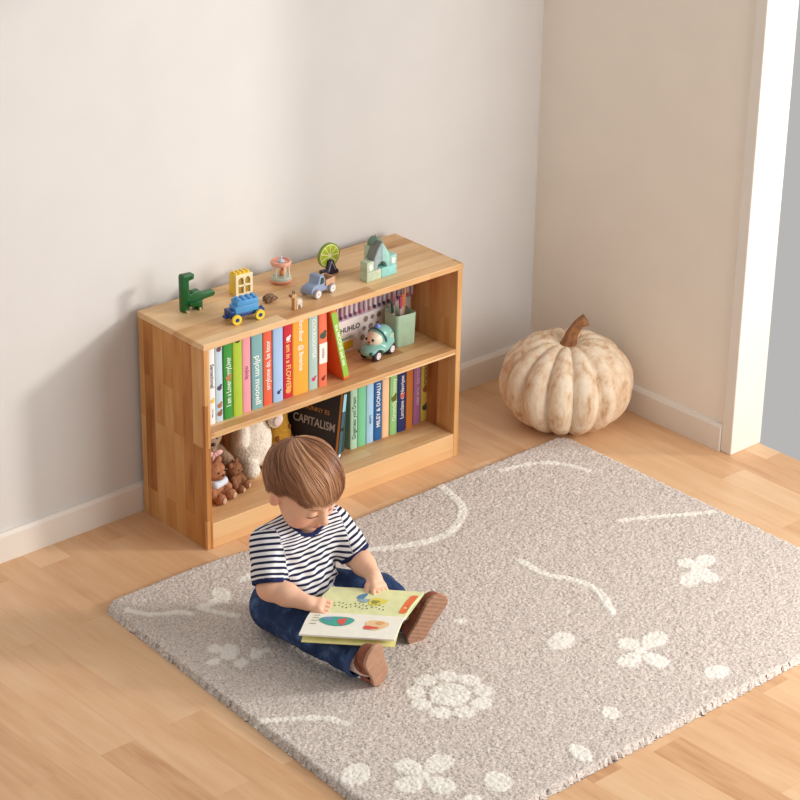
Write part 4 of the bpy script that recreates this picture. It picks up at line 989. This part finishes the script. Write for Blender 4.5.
# ---------------- shirt
SH = Field((-.29, -.93, .05), (.13, -.64, .40), .0021)
for s, q in (('R', -1), ('L', 1)):
    SH.rc(PEL + v3(q * .038, .0, .005), PEL + v3(q * .046, -.006, .10), .066, .060, k=.03)
    SH.rc(PEL + v3(q * .046, -.006, .10), v3(NECK[0] + q * .055, NECK[1] - .004, .262), .060, .052, k=.03)
SH.rc(PEL + v3(0, 0, .02), NECK - v3(0, -.004, .075), .066, .060, k=.03); SH.el(PEL + v3(.002, -.045, .045), (.085, .050, .062), k=.03)
SH.rc(NECK + v3(0, .0, -.018), SHO['R'] + v3(.012, 0, .004), .036, .038, k=.03); SH.rc(NECK + v3(0, 0, -.018), SHO['L'] + v3(-.012, 0, .004), .036, .038, k=.03)
SLE = {s: SHO[s] + (ELB[s] - SHO[s]) * (.92 if s == 'R' else .98) for s in 'RL'}
for s in 'RL': SH.rc(SHO[s], SHO[s] + (SLE[s] - SHO[s]) * 1.25, .043, .0425, k=.016)
def folds(x, y, z):
    w = np.exp(-((z - .20) / .07) ** 2)
    return 1.6 * (.0016 * np.sin(z * 150 + x * 45 + 2 * np.sin(x * 30)) * np.exp(-((z - .14) / .04) ** 2) + .0013 * np.sin((x + z * .8) * 120) * w * np.sin(y * 40 + 1) + .0010 * np.sin((x - z) * 160 + y * 70))
SH.wob(folds)
for s in 'RL':
    d = unit(SLE[s] - SHO[s]); e = SLE[s]
    def cutf(x, y, z, d=d, e=e):      # flat cut at the sleeve's end, only near the arm
        t = (x - e[0]) * d[0] + (y - e[1]) * d[1] + (z - e[2]) * d[2]; r_ = np.sqrt(np.maximum((x - e[0]) ** 2 + (y - e[1]) ** 2 + (z - e[2]) ** 2 - t ** 2, 0)); return np.maximum(-t, r_ - .052)
    if s == 'R': SH.put(cutf, e - .07, e + .08, .002, 'd')
    else: SH.put(cutf, e - .055, e + .08, .002, 'd')
    SH.rc(e - d * .008, e + d * .05, .0365, .0375, k=.002, mode='d')
SH.rc(NECK + v3(0, -.014, -.002), NECK + v3(0, -.053, .10), .0430, .050, k=.003, mode='d')          # neck hole
SH.plane((PEL[0], PEL[1] - .0, .078), unit(v3(0, .30, -1)), .004)
def stripe(V):
    # sleeves: distance along the arm; trunk: height with a little sag
    v = (V[:, 2] + .9 * (V[:, 1] + .865) * np.clip((V[:, 2] - .255) / .05, 0, 1) ** 2 + .12 * (V[:, 1] - PEL[1]) + .0025 * np.sin(V[:, 0] * 40)) / .0147
    for s in 'RL':
        d = unit(SLE[s] - SHO[s]); t = (V - SHO[s]) @ d; r_ = np.linalg.norm(V - SHO[s] - np.outer(t, d), axis=1)
        lat = (V[:, 0] - (NECK[0] + (-.088 if s == 'R' else .092))) * (-1 if s == 'R' else 1)
        on = (r_ < .052) & (lat > 0) & (t > -.03)
        v = np.where(on, t / .0147 + .3, v)
    return v
def trimv(V):
    out = np.zeros(len(V))
    for s in 'RL':
        d = unit(SLE[s] - SHO[s]); t = (V - SLE[s]) @ d; r_ = np.linalg.norm(V - SLE[s] - np.outer(t, d), axis=1)
        out = np.maximum(out, ((t > -.0115) & (r_ < .052)).astype(float))
    a = NECK + v3(0, -.014, -.002); ax = unit(v3(0, -.039, .108)); t = (V - a) @ ax; r_ = np.linalg.norm(V - a - np.outer(t, ax), axis=1)
    return np.maximum(out, ((np.sqrt(r_ ** 2 + np.minimum(t, 0) ** 2) < .0530 + .06 * np.maximum(t, 0))).astype(float))
m, nt, b = newmat('striped jersey', .85, .15)
a_ = nd(nt, 'ShaderNodeAttribute', attribute_name='sv'); fr = nd(nt, 'ShaderNodeMath', operation='FRACT'); nt.links.new(a_.outputs['Fac'], fr.inputs[0])
st = ramp(nt, fr.outputs[0], [(0, lin((240, 238, 240))), (.50, lin((240, 238, 240))), (.56, lin((38, 42, 72))), (.94, lin((38, 42, 72))), (1.0, lin((240, 238, 240)))])
t_ = nd(nt, 'ShaderNodeAttribute', attribute_name='trim')
nt.links.new(mixc(nt, t_.outputs['Fac'], st.outputs[0], lin((34, 42, 82))), b.inputs['Base Color']); bump(nt, b, noise(nt, tex_obj(nt), 900, 2), .15, .0008)
field_obj('striped_shirt', SH, m, kid, {'sv': stripe, 'trim': trimv}, KO)

# ---------------- jeans
JE = Field((-.26, -1.14, .01), (.17, -.65, .20), .0021)
JE.el(PEL + v3(0, .004, -.012), (.106, .084, .078), k=.02)
for s, q in (('R', -1), ('L', 1)):
    JE.rc(HIP[s] + v3(q * .004, .02, 0), KNE[s], .064, .0535, k=.022); E_ = ANK[s] + unit(KNE[s] - ANK[s]) * (.020 if s == 'R' else .012)
    JE.rc(KNE[s], E_, .0525, .0445, k=.012)
def jf(x, y, z):
    o = 0
    for s in 'RL':
        for c, w_, am in ((KNE[s], .05, .0036), ((KNE[s] + ANK[s]) / 2, .05, .0026), (HIP[s], .05, .0036)):
            r2 = (x - c[0]) ** 2 + (y - c[1]) ** 2 + (z - c[2]) ** 2; o = o + am * np.sin((y * 110 + x * 45 + 5 * z * 12) + 2.2 * np.sin(x * 60 + z * 50)) * np.exp(-r2 / w_ ** 2)
    return o
JE.wob(jf)
for s in 'RL':
    E_ = ANK[s] + unit(KNE[s] - ANK[s]) * (.020 if s == 'R' else .012); d = unit(ANK[s] - KNE[s])
    def cj(x, y, z, d=d, e=E_):
        t = (x - e[0]) * d[0] + (y - e[1]) * d[1] + (z - e[2]) * d[2]; return -t
    JE.put(cj, E_ - .07, E_ + .07, .002, 'd')
    JE.rc(E_ - d * .012, E_ + d * .06, .0385, .04, k=.002, mode='d')
JE.plane((0, 0, .0185), (0, 0, -1), .006); JE.plane((PEL[0], PEL[1], .150), (0, .1, 1), .004)
m, nt, b = newmat('dark denim', .85, .2); v = tex_obj(nt); n1 = noise(nt, v, 30, 4, .6); n2 = noise(nt, v, 600, 2)
c0 = ramp(nt, n1, [(.3, lin((30, 46, 80))), (.52, lin((44, 64, 102))), (.68, lin((74, 98, 140)))])
cu_ = nd(nt, 'ShaderNodeAttribute', attribute_name='cuff')
nt.links.new(mixc(nt, cu_.outputs['Fac'], c0.outputs[0], lin((84, 108, 150))), b.inputs['Base Color']); bump(nt, b, n2, .25, .0008)
def cuffv(V):
    out = np.zeros(len(V))
    for s in 'RL':
        d = unit(ANK[s] - KNE[s]); e = ANK[s] + unit(KNE[s] - ANK[s]) * (.020 if s == 'R' else .012); t = (V - e) @ d; r_ = np.linalg.norm(V - e - np.outer(t, d), axis=1)
        out = np.maximum(out, ((t > -.0035) & (t < .02) & (r_ < .06)) * .8)
    return out
jeans = field_obj('jeans', JE, m, kid, {'cuff': cuffv}, KO)
# turned hem rings, socks, shoes
def ring_mesh(name, c, d, R, r, m, par, flat_=1.0):
    q = Vector(d).to_track_quat('Z', 'Y'); V = []; Fc = []; A, B = 36, 10
    for i in range(A):
        a = 2 * math.pi * i / A
        for j in range(B):
            bb = 2 * math.pi * j / B; V.append(np.array(q @ Vector(((R + r * math.cos(bb)) * math.cos(a), (R + r * math.cos(bb)) * math.sin(a), r * flat_ * math.sin(bb)))) + c - KO)
    for i in range(A):
        for j in range(B): Fc.append((i * B + j, ((i + 1) % A) * B + j, ((i + 1) % A) * B + (j + 1) % B, i * B + (j + 1) % B))
    return me_obj(name, V, Fc, m, par, True)
M_sole = mat('shoe sole', (182, 138, 112), .7, .08, 70, .2, 300); M_lea = mat('brown leather', (146, 82, 60), .5, .10, 60, .15, 350)
M_sock = fuzz('sock knit', (234, 214, 198), .25)
for s, q in (('R', -1), ('L', 1)):
    dn = unit(ANK[s] - KNE[s]); E_ = ANK[s] + unit(KNE[s] - ANK[s]) * (.020 if s == 'R' else .012)
    ring_mesh('jeans_cuff', E_ - dn * .009, dn, .0435, .0034, mat('denim hem', (58, 82, 128), .85, .12, 200, .2, 500), jeans, 3.0)
    t, n_ = TOE[s], SOL[s]; c = np.cross(n_, t); AXs = [t, c, n_]; hp = HEEL[s]
    def Sx(a, b_, c_): return hp + t * a + c * b_ + n_ * c_
    f = Field(ANK[s] - .07, ANK[s] + .07, .0021); f.rc(ANK[s] - dn * .03, ANK[s] - dn * .004, .0335, .031, k=.008); f.rc(ANK[s] + dn * .002, Sx(.02, 0, -.040), .029, .024, k=.008)
    field_obj('sock', f, M_sock, kid, None, KO)
    f = Field(hp - .14, hp + .16, .0021)
    f.rc(Sx(.006, 0, -.016), Sx(.050, 0, -.018), .0300, .0285, k=.012); f.rc(Sx(.050, 0, -.017), Sx(.092, 0, -.012), .0290, .0265, k=.014)
    f.rc(Sx(.010, 0, -.026), Sx(.034, 0, -.034), .0285, .0275, k=.014)
    f.plane(Sx(0, 0, .0), n_, .004)
    f.rc(ANK[s] - dn * .05, ANK[s] + dn * .016, .0330, .0290, k=.004, mode='d')
    f.wob(lambda x, y, z: .0007 * np.sin(((x - hp[0]) * t[0] + (y - hp[1]) * t[1] + (z - hp[2]) * t[2]) * 260) * 1.0)
    shoe = field_obj('shoe', f, M_lea, kid, None, KO)
    f = Field(hp - .14, hp + .16, .0021)
    def solef(x, y, z):
        a = (x - hp[0]) * t[0] + (y - hp[1]) * t[1] + (z - hp[2]) * t[2]; b_ = (x - hp[0]) * c[0] + (y - hp[1]) * c[1] + (z - hp[2]) * c[2]; n0 = (x - hp[0]) * n_[0] + (y - hp[1]) * n_[1] + (z - hp[2]) * n_[2]
        tt = np.clip((a - .000) / .096, 0, 1); rr = .0290 + .005 * np.clip((tt - .35) / .65, 0, 1) - .0015 * np.exp(-((tt - .38) / .2) ** 2)
        dr = np.sqrt((a - tt * .096) ** 2 + b_ ** 2) - rr; dz = np.abs(n0 - .0035) - .0045; dz = np.maximum(dz, 0) + np.minimum(dz, 0)
        return np.maximum(dr, dz) + .0004 * np.sin(a * 520)
    f.put(solef, f.lo, f.lo + f.h * f.n, .001)
    field_obj('sole', f, M_sole, shoe, None, KO)
    # strap over the instep with a stitched end
    P = [Sx(.058 + .004 * math.cos(a), .0315 * math.sin(a) * 1.0, -.016 - .0310 * math.cos(a)) for a in np.linspace(-1.55, 1.55, 15)]
    V = []; Fc = []
    for i, p in enumerate(P):
        o = unit(p - Sx(.058, 0, -.016)); 
        for w_, h_ in ((-.009, .0), (-.009, .003), (.009, .003), (.009, .0)): V.append(p + t * w_ + o * h_ - KO)
    for i in range(len(P) - 1):
        for k in range(4): Fc.append((i * 4 + k, i * 4 + (k + 1) % 4, i * 4 + 4 + (k + 1) % 4, i * 4 + 4 + k))
    Fc += [(0, 1, 2, 3), tuple(len(V) - 4 + k for k in (3, 2, 1, 0))]
    me_obj('strap', V, Fc, mat('strap leather', (134, 72, 54), .5, .08, 60), shoe)

# ------------------------------------------------------------------ the open book on the child's legs
ZB = .150
FA, FB = at(311, 613, ZB + .004), at(405, 618.5, ZB - .006)           # fold, left to right
ex = unit(FB - FA); L_ = np.linalg.norm(FB - FA); TLc = at(331, 592.5, ZB + .016); BLc = at(299, 634, ZB - .004)
ey = unit(np.cross(v3(0, 0, 1), ex)); ez = unit(np.cross(ex, ey))
bk = empty('open_book', FA, 0, label='open illustrated picture book lying across the toddler\'s lap', cat='book')
PW = .106
def leaf(name, sgn, z0, thick, curve, m, w=PW, l0=0.0, l1=L_, droop=0.0, n=14, skew=.0, lift=0.0):
    """a page stack on one side of the fold; sgn +1 is the far side"""
    V = []; Fc = []
    for i in range(n + 1):
        t = i / n; y = sgn * w * t; z = z0 + curve * math.sin(math.pi * min(1, t * 1.15)) * (1 - .4 * t) + lift * t - droop * max(0, t - .5) ** 2 * 4
        for x, dz in ((l0, 0), (l1, 0)):
            P = ex * (x + skew * t) + ey * y; V.append((P[0], P[1], P[2] + z)); V.append((P[0], P[1], P[2] + z - thick))
    for i in range(n):
        a = i * 4; b_ = a + 4; Fc += [(a, a + 2, b_ + 2, b_), (a + 1, b_ + 1, b_ + 3, a + 3), (a, b_, b_ + 1, a + 1), (a + 2, a + 3, b_ + 3, b_ + 2)]
    Fc += [(0, 1, 3, 2), (n * 4, n * 4 + 2, n * 4 + 3, n * 4 + 1)]
    o = me_obj(name, V, Fc, m, bk); bm = bmesh.new(); bm.from_mesh(o.data); bmesh.ops.recalc_face_normals(bm, faces=bm.faces); bm.to_mesh(o.data); bm.free(); return o
pgg = mat('lime page', (230, 231, 176), .6, .05, 40); pgw = mat('white page', (244, 240, 226), .6, .02, 40); pgy = mat('yellow cover', (240, 232, 156), .5, .04, 40)
SK = float((TLc - FA) @ ex); SK2 = float((BLc - FA) @ ex)
leaf('cover', 1, -.003, .0022, .0, mat('pale cover edge', (226, 236, 190), .5, .03, 40), w=PW * 1.01, lift=.012, skew=SK); leaf('cover', -1, -.004, .0022, .002, pgy, w=PW * 1.02, droop=.012, skew=SK2 + .006, l1=L_ * .98)
uppg = leaf('page', 1, .0045, .006, .006, pgg, lift=.012, skew=SK); lopg = leaf('page', -1, .0045, .0045, .006, pgw, skew=SK2, lift=-.002)
def on_page(sgn, x, t):
    y = sgn * PW * t; cv = .006; z = .0045 + cv * math.sin(math.pi * min(1, t * 1.15)) * (1 - .4 * t) + (.012 if sgn > 0 else -.002) * t; P = ex * (x + (SK if sgn > 0 else SK2) * t) + ey * y; return Vector((P[0], P[1], P[2] + z + .0007))
def blob(name, sgn, x, t, rx, rt_, m, par, n=26, wob=.0, rect=False, lay=0):
    V = [on_page(sgn, x, t) + Vector((0, 0, .0003 + lay * .0003))]
    for i in range(n):
        a = 2 * math.pi * i / n; k = 1 + wob * math.sin(3 * a + x * 50)
        ca, sa = math.cos(a), math.sin(a)
        if rect: mm = max(abs(ca), abs(sa)); ca, sa = ca / mm, sa / mm
        V.append(on_page(sgn, x + rx * ca * k, t + rt_ * sa * k) + Vector((0, 0, .0003 + lay * .0003)))
    return me_obj(name, V, [(0, 1 + i, 1 + (i + 1) % n) for i in range(n)], m, par)
teal = flat((70, 168, 152)); red_ = flat((226, 92, 84)); orr = flat((236, 116, 64)); ylw = flat((230, 214, 90)); blu = flat((92, 140, 176)); oli = flat((150, 150, 70)); pch = flat((240, 200, 150)); dkg = flat((70, 80, 60))
blob('picture', -1, .075, .42, .042, .20, teal, lopg, wob=.06); blob('picture', -1, .088, .44, .010, .14, red_, lopg, wob=.2, lay=1); blob('picture', -1, .052, .36, .012, .08, flat((110, 150, 190)), lopg, lay=1)
blob('picture', -1, .172, .50, .028, .19, pch, lopg, wob=.1); blob('picture', -1, .160, .62, .018, .06, red_, lopg, wob=.2, lay=1); blob('picture', -1, .180, .42, .010, .07, flat((226, 170, 110)), lopg, lay=2)
blob('picture', 1, .095, .62, .010, .16, blu, uppg, wob=.15); blob('picture', 1, .108, .45, .014, .07, flat((150, 178, 190)), uppg, wob=.2, lay=1)
blob('picture', 1, .140, .44, .022, .15, ylw, uppg, wob=.12); blob('picture', 1, .136, .42, .010, .07, oli, uppg, wob=.2, lay=1)
blob('picture', 1, L_ - .012, .45, .009, .36, orr, uppg, rect=True)
for k in range(26): blob('letter', 1, .042 + .0050 * k + RNG.uniform(0, .001), .30 + .035 * math.sin(k * .7) - (.10 if k % 2 else 0), .0016, .018, dkg if k % 3 else oli, uppg, n=8, rect=True)
for k in range(16): blob('letter', -1, .016 + .0038 * (k % 4), .22 + .12 * (k // 4), .0012, .018, oli, lopg, n=8, rect=True)
